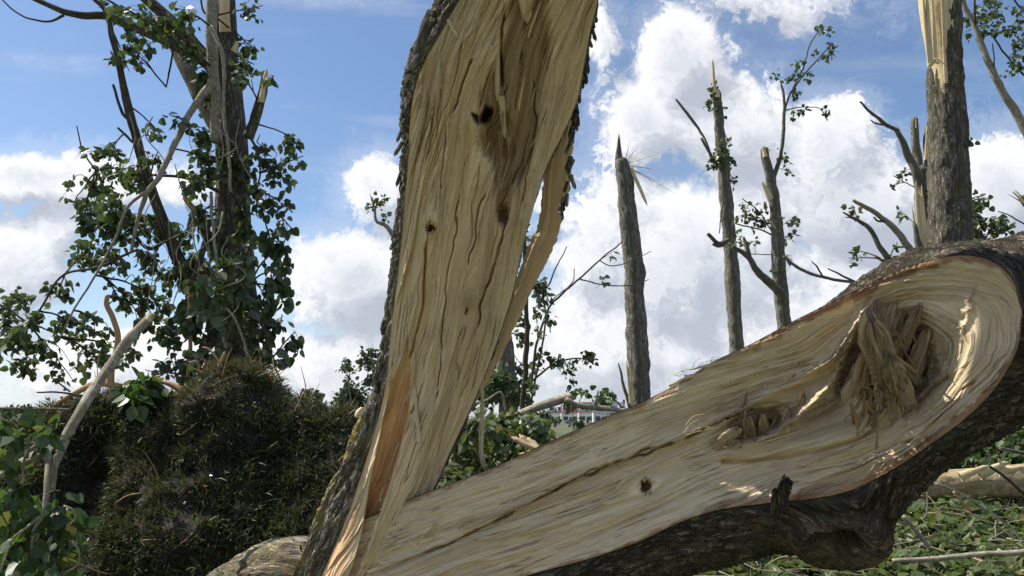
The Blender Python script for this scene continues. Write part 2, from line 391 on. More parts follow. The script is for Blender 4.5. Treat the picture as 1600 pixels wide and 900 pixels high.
BARK_NEAR = bark_mat('rough_near_bark', (.06, .046, .034), (.44, .40, .33), (.28, .28, .15), .4, 42, 12, .9, (.34, .25, .06), .010)
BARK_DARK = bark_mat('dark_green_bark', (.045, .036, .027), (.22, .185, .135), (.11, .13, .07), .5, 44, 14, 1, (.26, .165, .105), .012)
BARK_FAR = bark_mat('grey_trunk_bark', (.12, .105, .082), (.47, .425, .34), (.30, .30, .19), .3, 26, 8, .8)
BARK_PALE = bark_mat('smooth_pale_bark', (.22, .185, .13), (.46, .42, .33), (.30, .31, .20), .3, 10, 22, .3, None, .004)
BARK_LOG = bark_mat('yellowish_log_bark', (.26, .19, .09), (.56, .46, .27), (.36, .34, .18), .3, 10, 5, .5, None, .006)
BARK_TWIG = bark_mat('twig_bark', (.05, .042, .03), (.15, .125, .09), (.11, .12, .06), .2, 40, 20, .3, None, .003)

def leaf_mat(name, a, bb, under, trans=.35, rough=.38):
    m, b, p, o = mat(name); r = attr(b, 'rnd')
    c = b.mix(r, a, bb); c = b.mix(b.rng(r, .11, .06), c, (.21, .155, .065)); c = b.mix(b.rng(r, .93, 1), c, (a[0]*2.2, a[1]*1.7, a[2]*.9))
    geo = b.new('ShaderNodeNewGeometry'); c2 = b.mix(geo.outputs['Backfacing'], c, under)
    b.put(p.inputs['Base Color'], c2); p.inputs['Roughness'].default_value = rough; p.inputs['Specular IOR Level'].default_value = .45
    t = b.new('ShaderNodeBsdfTranslucent'); b.put(t.inputs[0], b.mix(.5, c, (a[0]*2.6, a[1]*2.4, a[2]*.8)))
    mx = b.new('ShaderNodeMixShader'); mx.inputs[0].default_value = trans; b.l.new(p.outputs[0], mx.inputs[1]); b.l.new(t.outputs[0], mx.inputs[2]); b.l.new(mx.outputs[0], o.inputs[0])
    return m
LEAF = leaf_mat('poplar_leaf', (.034, .068, .017), (.068, .118, .030), (.10, .15, .06), .45)
LEAF_DARK = leaf_mat('dark_wilting_leaf', (.034, .060, .022), (.080, .118, .042), (.16, .19, .11), .38)
LEAF_BRIGHT = leaf_mat('bright_fallen_leaf', (.064, .102, .028), (.125, .160, .055), (.22, .25, .14), .40)
LEAF_FAR = leaf_mat('far_tree_leaf', (.030, .055, .022), (.055, .085, .032), (.08, .11, .06), .25, .6)
GRASS = leaf_mat('grass_blade', (.034, .046, .018), (.075, .082, .036), (.06, .07, .03), .25, .55)
GRASS_DRY = leaf_mat('dry_grass_blade', (.10, .085, .035), (.20, .16, .07), (.15, .12, .06), .2, .7)

def simple(name, c1, c2, scale, rough=.9, bs=.3, bd=.02, det=6):
    m, b, p, o = mat(name); t = b.new('ShaderNodeTexCoord').outputs['Object']
    n = b.noise(t, scale, det, .6); b.put(p.inputs['Base Color'], b.mix(b.rng(n, .35, .65), c1, c2)); p.inputs['Roughness'].default_value = rough
    b.put(p.inputs['Normal'], bump(b, n, bs, bd)); return m
SOIL = simple('dark_soil', (.020, .015, .010), (.050, .036, .022), 9, .95, 1, .08)
FIELD = simple('meadow', (.050, .066, .022), (.12, .12, .05), .35, .95, .4, .1)
ROAD = simple('asphalt', (.045, .045, .045), (.06, .06, .06), 3)
def paint(name, c, r=.6): return simple(name, tuple(x*.9 for x in c), c, 2.5, r, .1, .005, 3)
WHITE = paint('white_render', (.72, .71, .68)); ROOFR = paint('brown_roof_tile', (.13, .075, .06)); ROOFG = paint('grey_roof_tile', (.12, .12, .14))
BRICK = paint('purple_brown_brick', (.16, .09, .085)); GLASS = paint('dark_window_glass', (.05, .06, .07), .1)
CARW = paint('white_car_paint', (.7, .7, .72), .3); CARB = paint('grey_blue_car_paint', (.18, .20, .26), .3); RUB = paint('tyre_rubber', (.03, .03, .03))

# ================================================================== GROUND
gx = np.linspace(-1, 1, 160); gxx = np.sign(gx)*np.abs(gx)**3*1800; gy = np.linspace(0, 1, 200)**3*2600-30
X, Y = np.meshgrid(gxx, gy, indexing='ij')
def gz(x, y): return .06*fbm(x*.35, y*.35, 2., 3)*np.exp(-np.maximum(0, y-25)/30)
g = mesh_obj('ground', np.stack([X, Y, gz(X, Y)], -1).reshape(-1, 3), grid_faces(160, 200)[:, ::-1], FIELD)
tag(g, kind='structure')
xs = np.linspace(-70, 120, 60)
def strip(name, y0, y1, m, z):
    V = np.concatenate([np.stack([xs, np.full(60, y0), np.full(60, z)], -1), np.stack([xs, np.full(60, y1), np.full(60, z)], -1)])
    tag(mesh_obj(name, V, grid_faces(2, 60), m), kind='structure')
strip('road', 262, 268, ROAD, .08)

# ================================================================== SPLIT TREE IN FRONT
root = empty('split_tree', at(560, 980, 2.9), 'huge tree trunk torn lengthwise into a leaning slab and a fallen half', 'broken tree')
def resample(rows, n):
    rows = np.asarray(rows, float); mid = (rows[:, 0:2]+rows[:, 2:4])/2
    d = np.concatenate([[0], np.cumsum(np.maximum(np.linalg.norm(np.diff(mid, axis=0), axis=1), 3))])
    return cat(rows, d, np.linspace(0, d[-1], n)), np.linspace(0, d[-1], n)
def polydist(x, y, P):
    """distance to a polyline, signed side and parameter"""
    best = np.full(x.shape, 1e9); side = np.zeros(x.shape); par = np.zeros(x.shape); P = np.asarray(P, float); k = len(P)-1
    for i in range(k):
        a, b = P[i], P[i+1]; ab = b-a; t = np.clip(((x-a[0])*ab[0]+(y-a[1])*ab[1])/(ab@ab), 0, 1)
        ex = x-(a[0]+t*ab[0]); ey = y-(a[1]+t*ab[1]); d = np.hypot(ex, ey); m_ = d < best
        best = np.where(m_, d, best); side = np.where(m_, np.sign(ab[0]*ey-ab[1]*ex), side); par = np.where(m_, (i+t)/k, par)
    return best, side, par
def ga(x, y, cx, cy, rx, ry, ang=0):
    c, s = math.cos(ang), math.sin(ang); dx, dy = x-cx, y-cy
    return np.exp(-(((dx*c+dy*s)/rx)**2+((-dx*s+dy*c)/ry)**2))
def saw(g, sh=.92):
    f = g-np.floor(g); return np.where(f < sh, f/sh, (1-f)/(1-sh))
def layered(g, L, seed, amp, freq, along):
    """torn layers: warped saw steps, run out along the grain"""
    w = fbm(g*freq*.25+seed, L*along, seed, 3, .55)
    m_ = np.clip(.15+1.1*fbm(g*freq*.35+seed*3, L*along*1.5+seed, 4., 3), 0, 1.3)
    return amp*m_*(saw(g*freq+2.6*w)-.5)

# ---- fallen half: upper lip U, lower lip L, top silhouette T, bottom silhouette B (all directions), depth
ST = [ # Ux Uy  Lx  Ly   Tx  Ty   Bx  By   d    offU offL
 (470, 850, 520, 1005, 470, 846, 540, 1090, 3.02, -.12, -.20),
 (560, 815, 610, 972, 560, 811, 630, 1055, 2.95, -.12, -.20),
 (680, 765, 740, 925, 680, 761, 770, 1010, 2.86, -.12, -.20),
 (760, 735, 830, 897, 760, 731, 860, 975, 2.80, -.12, -.20),
 (860, 690, 930, 870, 860, 686, 960, 940, 2.74, -.12, -.20),
 (940, 655, 1000, 845, 940, 651, 1030, 915, 2.70, -.13, -.21),
 (1000, 630, 1060, 817, 1000, 626, 1090, 897, 2.66, -.13, -.22),
 (1060, 600, 1120, 797, 1060, 596, 1150, 880, 2.62, -.14, -.23),
 (1110, 568, 1190, 787, 1110, 565, 1215, 866, 2.58, -.14, -.23),
 (1170, 540, 1260, 780, 1170, 537, 1285, 880, 2.54, -.14, -.23),
 (1250, 497, 1330, 766, 1249, 494, 1360, 876, 2.49, -.14, -.22),
 (1330, 459, 1400, 730, 1325, 450, 1412, 796, 2.44, -.14, -.22),
 (1395, 427, 1455, 693, 1390, 413, 1472, 735, 2.40, -.15, -.23),
 (1450, 408, 1505, 656, 1445, 392, 1532, 698, 2.37, -.17, -.25),
 (1505, 399, 1545, 618, 1508, 380, 1582, 670, 2.33, -.20, -.27),
 (1552, 410, 1575, 575, 1560, 374, 1622, 648, 2.30, -.24, -.28),
 (1583, 440, 1592, 535, 1600, 364, 1652, 632, 2.27, -.27, -.285),
 (1597, 486, 1597.5, 492, 1632, 352, 1684, 614, 2.25, -.29, -.29)]
NS, NT = 900, 250
R_, dist_ = resample(ST, NS)
U, Lw, T_, Bm, D_ = R_[:, 0:2], R_[:, 2:4], R_[:, 4:6], R_[:, 6:8], R_[:, 8]
t = np.linspace(-1, 1, NT)          # -1 lower lip, +1 upper lip
tj = (t+1)/2
px = Lw[:, 0:1]*(1-tj)+U[:, 0:1]*tj; py = Lw[:, 1:2]*(1-tj)+U[:, 1:2]*tj
# straight ruling bows outward near the rounded end
offs = R_[:, 10:11]*(1-tj)+R_[:, 9:10]*tj
hw = np.hypot(*(U-Lw).T)/2
x0, xt = 1385., 1597.
ax = px*.905-py*(-.0) ; along = (px-700)*.92-(py-800)*.39
al0 = (x0-700)*.92-(590-800)*.39; alt = (1597-700)*.92-(490-800)*.39
H = 132.
tt = (t[None]*hw[:, None])
cap_ = np.maximum(0, along-al0)
kx = H/(alt-al0)
r = np.hypot(tt, cap_*kx)*1.0
phi = np.arctan2(np.abs(tt)+1e-3, cap_+1e-6)
Lc = np.where(along < al0, (al0-along)+60*np.pi/2, np.minimum(r, 130)*phi*1.6)*np.sign(tt)
for (kx_, ky_, a_, w_) in [(1010, 760, 16, 26), (1385, 560, 26, 75), (1190, 665, 22, 55), (1225, 770, 14, 30), (1500, 480, 8, 40)]:
    dd = np.hypot(px-kx_, (py-ky_)*1.2); i_ = np.unravel_index(np.argmin(dd), dd.shape); r = r - a_*np.tanh((r-r[i_])/(w_*.3))*np.exp(-(dd/w_)**2)
r = r + (3+7*sstep(px, 950, 1250))*fbm(px/190, py/190, 3., 3) + 4*fbm(px/55, py/55, 1.3, 3)*sstep(px, 1150, 1450)
gm = r*.0021; Lm = Lc*.0021         # metres
disp = np.zeros_like(px)
disp += -.055*(1-t[None]**2)*sstep(px, 700, 1200)
right = sstep(px, 1120, 1420)
disp += layered(gm, Lm, 1.7, .020, 17, .7) + layered(gm, Lm, 5.1, .012, 46, 1.2)*(1+.8*right) + layered(gm, Lm, 8.3, .005, 120, 2.6)
disp += .006*fbm(gm*55, Lm*1.8, 2., 4, .6) + .012*fbm(gm*9, Lm*1.1, 6., 3)
cra = np.abs(fbm(gm*26, Lm*1.6, 11.2, 3)); disp -= .018*np.exp(-(cra/.035)**2)*sstep(fbm(gm*8, Lm*3, 9.9, 2), .05, .4)
# main crack and the plank above it
ck = [(560, 905), (640, 872), (700, 850), (800, 800), (860, 768), (900, 747), (960, 722), (1010, 706), (1070, 684), (1130, 655), (1175, 640)]
dk, sk, pk = polydist(px, py, ck)
dk2 = dk + 5*fbm(px/40, py/40, 0, 3)
disp -= .040*np.exp(-(dk2/1.7)**2)*sstep(pk, 0, .25)
disp += np.where(sk < 0, .030, 0)*np.exp(-np.maximum(dk-2, 0)/26)*sstep(px, 640, 800)*(1-sstep(px, 1120, 1200))
ck2 = [(700, 830), (860, 800), (1000, 770), (1100, 745)]
dk, sk2, pk = polydist(px, py+4*fbm(px/60, py/60, 5., 2), [(1130, 720), (1230, 715), (1330, 690), (1420, 640), (1480, 590)]); disp -= .030*np.exp(-(dk/4)**2)+np.where(sk2 > 0, .012, 0)*np.exp(-dk/20)
dk, sk2, pk = polydist(px, py+4*fbm(px/60, py/60, 5., 2), [(900, 650), (1010, 610), (1130, 575), (1250, 520), (1340, 480)]); disp -= .016*np.exp(-(dk+18)**2/16)
# shelf under the groove that carries the torn heart
dk, skk, pk = polydist(px, py, [(1040, 700), (1110, 672), (1170, 630), (1240, 595), (1300, 560), (1345, 490)])
disp += (.040*np.exp(-(dk/9)**2) - np.where(skk > 0, .0, .05)*np.exp(-dk/26))*sstep(px, 1060, 1180)
# torn hollows
h1 = ga(px, py, 1405, 560, 48, 62, -.5); h2 = ga(px, py, 1195, 662, 48, 20, -.25); h3 = ga(px, py, 1330, 560, 22, 60, .5)
disp -= .20*h1 + .10*h2 + .05*h3
dr_, sr_, pr_ = polydist(px+5*fbm(px/30, py/30, 15., 3), py+5*fbm(px/30, py/30, 25., 3), [(1105, 712), (1180, 690), (1250, 650), (1295, 605), (1325, 550), (1348, 492)])
disp += .060*np.exp(-(dr_/8)**2)*sstep(pr_, 0, .35)+.025*np.exp(-(dr_/24)**2)*sstep(pr_, 0, .3)
disp += .05*ga(px, py, 1300, 690, 60, 26, -.3)
jn = fbm(px/15, py/15, 7., 4, .6); disp += .030*jn*np.clip(h1*1.4+h2*1.3+h3, 0, 1)
kh = ga(px+5*fbm(px/7, py/7, 3., 3), py+5*fbm(px/7, py/7, 8., 3), 1010, 760, 6.5, 8.0); disp += -.05*np.clip(kh*1.6, 0, 1)+.012*ga(px, py, 1010, 757, 26, 18)
disp += .012*ga(px, py, 1490, 520, 14, 70, .5)*np.sin(px/7+3*fbm(px/30, py/30))
# lips roll back to the bark
lipf = np.minimum(1-t[None], 1+t[None])*hw[:, None]
disp = disp*sstep(lipf, 0, 14) - .006*np.exp(-lipf/5)*np.abs(fbm(px/9, py/9, 2., 2))
rim = (1-sstep(lipf+6*fbm(px/25, py/25, 4., 3), 6, 15))*sstep(px, 1000, 1250)*.95
rim = np.maximum(rim, (1-sstep(lipf+5*fbm(px/25, py/25, 4., 3), 2, 6))*.8)
rim = np.maximum(rim, (1-sstep(lipf+10*fbm(px/18, py/18, 14., 4), 9, 13))*(t[None] < 0)*sstep(px, 1180, 1380))
rim = np.maximum(rim, (1-sstep(lipf+9*fbm(px/40, py/40, 4., 3), 14, 26))*sstep(py, 690, 720)*sstep(px, 1190, 1300)*.6)
brown = np.clip(.85*h1+.75*h2+.6*h3 + np.clip(kh*2.5, 0, 1) + .35*ga(px, py, 1280, 640, 90, 50, -.3) + .5*ga(px, py, 1510, 440, 60, 8, .3)*0, 0, 1)
brown = np.clip(brown + .28*sstep(fbm(gm*14, Lm*1.4, 21., 3), .1, .6) + .15*np.exp(-(polydist(px, py, ck)[0]/12)**2), 0, 1)
dd_ = D_[:, None]+offs-disp-.0*tt
dd_ = dd_ - .05*np.clip(1-t[None]**2, 0, 1)*sstep(px, 1480, 1590)*0
V = at(px, py, dd_)
fall = mesh_obj('fallen_half', V.reshape(-1, 3), grid_faces(NS, NT), WOOD, root, True, np.stack([gm, Lm], -1).reshape(-1, 2), {'brown': brown.ravel(), 'rim': rim.ravel()})
fall['label'] = 'fallen half with a broad pale torn face ending in a rounded scoop'

# bark ring: from upper lip over the back to the lower lip
def ring(Uw, Tw, Bw, Lw_, C, back, n):
    """Uw,Tw,Bw,Lw_ world points (N,3), back = depth vector length"""
    b = FW[None]*back[:, None]
    ctr = [Uw, Uw*.45+Tw*.55 - b*.06, Tw*.97+Bw*.03+b*.15, Tw*.74+Bw*.26+b*.80, Tw*.5+Bw*.5+b*1.05, Tw*.22+Bw*.78+b*.85, Bw+b*.25, Bw*.66+Lw_*.34 - b*.18, Bw*.25+Lw_*.75 - b*.12, Lw_]
    K = np.stack(ctr, 1); t_ = np.linspace(0, K.shape[1]-1, n); k = np.clip(t_.astype(int), 0, K.shape[1]-2); x = (t_-k)[None, :, None]
    tan = np.gradient(K, axis=1)
    return (2*x**3-3*x**2+1)*K[:, k] + (x**3-2*x**2+x)*tan[:, k] + (-2*x**3+3*x**2)*K[:, k+1] + (x**3-x**2)*tan[:, k+1]
ext = []
for k in range(1, 9):
    f = k/8; ext.append((1597+330*f, 486-95*f, 1597.5+330*f, 492-95*f, 1632+330*f, 352-80*f, 1684+330*f, 614-140*f, 2.25-.05*f, -.29, -.29))
RB, db = resample(ST+ext, 700); nR = 300
def bump_ring(Vr, across, along_, amp, seed, fr=1.):
    du = np.gradient(Vr, axis=0); dv = np.gradient(Vr, axis=1); N = np.cross(du, dv); N /= np.linalg.norm(N, axis=2)[..., None]+1e-9
    wv = .35*fbm(across*7*fr, along_*3*fr, seed, 3)
    rg = 1-np.abs(fbm((across*13+wv)*fr, along_*3.6*fr, seed+3, 3, .6))*2.6
    rg = np.clip(rg, -.6, 1)
    h = amp*(rg*.6 + .45*fbm(across*40*fr, along_*22*fr, seed, 4, .65) + .9*fbm(across*3, along_*1.5, seed+9, 3))
    return N, h
ln_b = db*.0021
dU = at(RB[:, 0], RB[:, 1]-1.0, RB[:, 8]+RB[:, 9]+.004); dL = at(RB[:, 2], RB[:, 3]+1.0, RB[:, 8]+RB[:, 10]+.004)
tdn = np.interp(RB[:, 4], [400, 1230, 1330], [16, 13, 0]); dT = at(RB[:, 4], RB[:, 5]+tdn, RB[:, 8]+.02); dB = at(RB[:, 6], RB[:, 7], RB[:, 8]-.02)
VR = ring(dU, dT, dB, dL, None, np.interp(RB[:, 4], [400, 1230, 1400], [.26, .26, .30]), nR)
ac = np.cumsum(np.concatenate([np.zeros((len(RB), 1)), np.linalg.norm(np.diff(VR, axis=1), axis=2)], 1), axis=1)
N, h = bump_ring(VR, ac, np.broadcast_to(ln_b[:, None], ac.shape), .015, 3., 1.5)
q = np.linspace(0, 1, nR)[None]; edge = np.minimum(1, np.minimum(q, 1-q)*nR/9)
# pixel of each ring point, for the branch scar on the underside
rel = VR-np.array([0, 0, CZ]); dep = rel@FW; rpx = 800+FPX*rel[..., 0]/dep; rpy = 450-FPX*(rel@UP)/dep
front = q > .62
sc_ = ga(rpx, rpy, 1308, 840, 42, 17, -.12)*front; col_ = np.exp(-((np.sqrt(((rpx-1308)/60)**2+((rpy-840)/30)**2)-1)/.30)**2)*front
sgn = -1 if (N[350, 150]@np.array([0, 1, 0])) < 0 else 1   # outward at the back is +Y
topf = 1-(.75*(1-sstep(RB[:, 4], 1230, 1400)))[:, None]*(1-sstep(q, .25, .4)); h2_ = h*edge*topf*(1-.6*sc_) - .13*sstep(sc_, .2, .8) + .040*col_ + .02*ga(rpx, rpy, 1150, 850, 60, 25)*front
VR2 = VR + N*sgn*h2_[..., None]
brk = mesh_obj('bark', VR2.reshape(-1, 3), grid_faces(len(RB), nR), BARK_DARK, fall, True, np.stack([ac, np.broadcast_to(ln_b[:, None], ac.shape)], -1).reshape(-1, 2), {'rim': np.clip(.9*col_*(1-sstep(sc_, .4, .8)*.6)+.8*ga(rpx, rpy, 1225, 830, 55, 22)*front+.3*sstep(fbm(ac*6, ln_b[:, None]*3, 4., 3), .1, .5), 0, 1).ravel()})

# torn heartwood standing out of the hollow
HM = Mesher()
def sh(M, a, b, w0, w1, da, db_, seed, rnd=.5, flat=.5, bend=0, n=44, ns=56):
    shard(M, at(a[0], a[1], da), at(b[0], b[1], db_), w0*2.35/FPX, w1*2.35/FPX, seed, ns, flat, n, bend, rnd)
for a, b, w0, w1, da, db_, s in [((1404, 640), (1366, 512), 20, 20, 2.31, 2.17, 1.), ((1385, 545), (1370, 476), 9, 11, 2.25, 2.21, 3.1),
        ((1392, 570), (1402, 482), 16, 13, 2.36, 2.30, 4.4), ((1398, 560), (1434, 486), 12, 8, 2.34, 2.25, 5.3), ((1420, 600), (1448, 520), 14, 8, 2.34, 2.28, 6.2),
        ((1412, 640), (1392, 560), 18, 13, 2.30, 2.20, 11.), ((1385, 700), (1396, 620), 22, 9, 2.32, 2.27, 12.),
        ((1330, 660), (1352, 560), 24, 15, 2.38, 2.30, 13.), ((1350, 700), (1385, 640), 22, 16, 2.34, 2.27, 15.)]:
    sh(HM, a, b, w0, w1, da, db_, s)
for k_ in range(70):
    u_ = RNG.random(); bx_ = 1345+85*u_+RNG.normal()*9; by_ = 590+70*(1-u_)+RNG.normal()*28; an = math.radians(RNG.normal()*17+100-22*u_*1.5); l = RNG.uniform(14, 50)
    ex, ey = bx_+l*math.cos(an)*-1*(-1 if RNG.random() < .15 else 1), by_-l*math.sin(an)
    sh(HM, (bx_, by_), (ex, ey), RNG.uniform(2, 6), RNG.uniform(.6, 2), 2.33+.03*RNG.normal(), 2.22+.035*RNG.normal(), RNG.random()*60, flat=.4, n=16, ns=9)
for k_ in range(70):   # frayed edge of the main piece
    y_ = RNG.uniform(505, 640); sd_ = RNG.choice([-1, 1]); x_ = 1382+(y_-570)*.22+sd_*RNG.uniform(14, 22); l = RNG.uniform(6, 20); a_ = RNG.normal()*.6+(math.pi if sd_ < 0 else 0)-.5
    sh(HM, (x_, y_), (x_+l*math.cos(a_), y_-l*math.sin(a_)), .9, .3, 2.19, 2.17, RNG.random()*60, n=6, ns=5)
HM.build('heartwood_stub', HEART, fall)['label'] = 'torn brown heartwood pieces standing up from the scoop'
H2 = Mesher()
for a, b, w0, w1, da, db_, s in [((1150, 705), (1165, 625), 14, 4, 2.48, 2.41, 1.4), ((1172, 700), (1168, 650), 18, 14, 2.46, 2.39, 2.6), ((1200, 695), (1190, 650), 18, 10, 2.46, 2.39, 3.3),
        ((1246, 680), (1254, 620), 15, 11, 2.44, 2.36, 5.5), ((1222, 690), (1232, 645), 15, 10, 2.44, 2.38, 6.1), ((1115, 700), (1152, 672), 14, 14, 2.46, 2.38, 7.1),
        ((1255, 712), (1330, 650), 20, 9, 2.42, 2.36, 8.6)]:
    sh(H2, a, b, w0*.6, w1*.55, da, db_, s, flat=.35)
for k_ in range(45):
    bx_ = RNG.uniform(1125, 1275); by_ = 690-(bx_-1125)*.10+RNG.normal()*9; an = math.radians(RNG.normal()*32+62); l = RNG.uniform(8, 34)
    sh(H2, (bx_, by_), (bx_+l*math.cos(an), by_-l*math.sin(an)), RNG.uniform(1.5, 5), RNG.uniform(.5, 2), 2.45, 2.39+.02*RNG.normal(), RNG.random()*60, flat=.4, n=12, ns=8)
H2.build('torn_crater', HEART, fall)['label'] = 'smaller ragged pit of torn brown wood in the middle of the face'
K = Mesher(); sh(K, (1218, 800), (1226, 752), 9, 11, 2.28, 2.24, 2., flat=.9); sh(K, (1212, 800), (1213, 768), 7, 6, 2.28, 2.25, 5., flat=.9)
K.build('bark_stub', BARK_DARK, fall)
# loose fibres along lips and cracks
def fibres(name, parent, m, spots, d, w=.0011):
    M = Mesher()
    for (x1, y1, x2, y2, n, l0, l1, spread) in spots:
        for k in range(n):
            f = RNG.random(); x = x1+(x2-x1)*f; y = y1+(y2-y1)*f; a = math.atan2(y2-y1, x2-x1)+RNG.normal()*spread; l = l0+(l1-l0)*RNG.random()
            p0 = at(x, y, d(x, y)); p1 = at(x+l*math.cos(a), y+l*math.sin(a), d(x, y)-.02-.04*RNG.random()); mm = (p0+p1)/2+np.array([RNG.normal()*.01, 0, RNG.normal()*.012])
            v, fa, uv = tube(spline(np.array([p0, mm, p1]), 7), np.linspace(w, w*.3, 7), 3, 7); M.add(v, fa, uv, .5)
    o = M.build(name, m, parent); o['kind'] = 'stuff'; return o
def dlog(x, y):
    i = np.unravel_index(np.argmin((px[::6, ::6]-x)**2+(py[::6, ::6]-y)**2), px[::6, ::6].shape); return float(dd_[::6, ::6][i])-.004
FL = Mesher()
fibres('torn_fibres', fall, FRESH, [(690, 770, 1000, 635, 40, 5, 22, .5), (900, 750, 1130, 655, 16, 15, 60, .25), (1050, 585, 1180, 545, 18, 10, 40, .3), (1345, 490, 1350, 620, 26, 6, 16, 1.2), (1400, 700, 1300, 745, 14, 15, 60, .3), (620, 850, 760, 815, 14, 15, 50, .3), (1000, 700, 1300, 560, 12, 20, 60, .3)], dlog)
# splinters lifting off the upper rim
SP = Mesher()
for (a, b, w) in [((1045, 603), (1100, 578), 3), ((1070, 590), (1130, 575), 4), ((880, 690), (960, 652), 3), ((1150, 560), (1078, 578), 3), ((960, 662), (1010, 642), 3), ((720, 758), (790, 728), 3)]:
    sh(SP, a, b, w, w*.5, dlog(*a)-.0, dlog(*a)-.015, a[0]*.1, flat=.5, n=10, ns=7)
build_each(SP, 'rim_splinter', FRESH, fall)
LS = Mesher()
for k_ in range(40):
    f_ = RNG.uniform(.12, .92); i_ = RNG.integers(150, 640); j_ = int(NT*f_); di = int(RNG.uniform(14, 50))*RNG.choice([-1, 1]); i2 = np.clip(i_+di, 0, NS-1); w = RNG.uniform(.7, 2.2)
    a = (px[i_, j_], py[i_, j_]); b = (px[i2, j_], py[i2, j_]+RNG.normal()*2); shard(LS, at(*a, dd_[i_, j_]+.002), at(*b, dd_[i2, j_]-.010), w*2.5/FPX, w*.4*2.5/FPX, a[0]*.13, 8, .3, 14)
build_each(LS, 'lifted_sliver', WOOD, fall)

# ---- leaning half
S2 = [ # Wx Wy  Rx  Ry  Ax Ay  d
 (745, -60, 946, -60, 715, -60, 2.20), (717, 0, 934, 0, 688, 0, 2.26), (690, 50, 922, 50, 665, 50, 2.31), (662, 100, 912, 103, 643, 100, 2.36), (646, 150, 902, 155, 634, 150, 2.41),
 (640, 200, 880, 208, 631, 200, 2.46), (638, 250, 853, 262, 629, 250, 2.51), (634, 300, 837, 312, 627, 300, 2.56), (630, 350, 823, 362, 621, 350, 2.60),
 (625, 400, 811, 410, 616, 400, 2.64), (619, 450, 801, 457, 609, 450, 2.68), (613, 500, 786, 505, 603, 500, 2.72), (608, 550, 769, 555, 598, 550, 2.75),
 (603, 600, 749, 606, 588, 600, 2.78), (592, 650, 727, 656, 566, 650, 2.80), (578, 700, 704, 704, 545, 700, 2.82), (562, 750, 681, 756, 524, 750, 2.83),
 (545, 800, 655, 807, 501, 800, 2.84), (525, 850, 622, 856, 481, 850, 2.84), (503, 900, 588, 905, 464, 900, 2.84), (480, 960, 560, 962, 446, 960, 2.84)]
S2 = [(a[0], a[1], a[2], a[3], a[4], a[5], a[6]) for a in S2]
N2, M2 = 1100, 280
Q, qd = resample(S2, N2)
tj = np.linspace(0, 1, M2)[None]
hx = Q[:, 0:1]*(1-tj)+Q[:, 2:3]*tj; hy = Q[:, 1:2]*(1-tj)+Q[:, 3:4]*tj; wid = (Q[:, 2:3]-Q[:, 0:1])
gc = hx-(Q[:, 0:1]+Q[:, 2:3])/2   # across, px
g2 = gc + 5*fbm(hx/60, hy/170, 5., 3)
for (kx_, ky_, a_, w_) in [(672, 357, 12, 24), (787, 335, 12, 26), (732, 480, 9, 26), (760, 185, 22, 50), (735, 465, 7, 20)]:
    dd = np.hypot(hx-kx_, (hy-ky_)*.45); i_ = np.unravel_index(np.argmin(dd), dd.shape); g2 = g2-a_*np.tanh((g2-g2[i_])/(w_*.3))*np.exp(-(dd/w_)**2)
ga2 = g2*.0021; la2 = qd[:, None]*.0021*np.ones_like(hx)
ds = .045*(1-(2*tj-1)**2)+0*hx
ds += layered(ga2, la2, 2.7, .018, 13, .5) + layered(ga2, la2, 6.1, .009, 40, .9) + layered(ga2, la2, 9.3, .0045, 110, 2)
ds += .006*fbm(ga2*50, la2*1.5, 2., 4, .6) + .014*fbm(ga2*8, la2*.9, 16., 3)
cra = np.abs(fbm(ga2*22, la2*1.1, 31.2, 3)); ds -= .015*np.exp(-(cra/.03)**2)*sstep(fbm(ga2*7, la2*2, 19.9, 2), .15, .45)
def crack(P, w, dp, step=0):
    global ds
    w *= .42; dp *= .95; step = step*1.3 if step else .007
    d_, s_, p_ = polydist(hx+4*fbm(hx/30, hy/50, 8., 3), hy, P); ds = ds - dp*np.exp(-(d_/w)**2)*sstep(p_, 0, .08)*(1-sstep(p_, .9, 1)) + np.where(s_ < 0, step, 0)*np.exp(-d_/18)
for k_ in range(26):
    x_ = RNG.uniform(640, 880); y_ = RNG.uniform(20, 700); f_ = (x_-640)/240; xl = np.interp(y_, Q[:, 1], Q[:, 0]); xr = np.interp(y_, Q[:, 1], Q[:, 2]); x_ = xl+(xr-xl)*(.12+.76*f_)
    l_ = RNG.uniform(50, 150); y2 = y_+l_; x2 = np.interp(y2, Q[:, 1], Q[:, 0])+(np.interp(y2, Q[:, 1], Q[:, 2])-np.interp(y2, Q[:, 1], Q[:, 0]))*(.12+.76*f_)+RNG.normal()*3
    crack([(x_, y_), ((x_+x2)/2+RNG.normal()*3, (y_+y2)/2), (x2, y2)], RNG.uniform(1.6, 3), RNG.uniform(.006, .016), RNG.choice([-1, 1])*RNG.uniform(.002, .007))
crack([(720, 300), (714, 360), (702, 420), (694, 480), (690, 560), (682, 640)], 2.6, .03, .010)
crack([(665, 370), (664, 430), (655, 500), (640, 560), (622, 640), (610, 700)], 4.5, .035, -.018)
crack([(760, 300), (745, 350), (730, 420)], 3, .03, .01)
crack([(795, 340), (778, 400), (760, 450), (745, 520)], 3.5, .035, .012)
crack([(835, 120), (838, 200), (826, 260), (812, 330)], 3, .025, .01)
crack([(700, 200), (694, 260), (690, 300)], 3, .02, .01)
crack([(742, 90), (725, 130), (708, 180)], 5, .04, .015)
crack([(785, 20), (782, 80), (784, 140)], 5, .04, -.01)
ds -= .045*ga(hx+8*fbm(hx/16, hy/40, 2., 3), hy, 775, 205, 26, 55, -.15)*sstep(fbm(hx/12, hy/60, 6., 3), -.5, .3)
brn = np.clip(1.0*ga(hx, hy, 825, 60, 42, 130, .02)+.8*ga(hx, hy, 800, 210, 36, 90)+.5*ga(hx, hy, 785, 330, 14, 40), 0, 1)
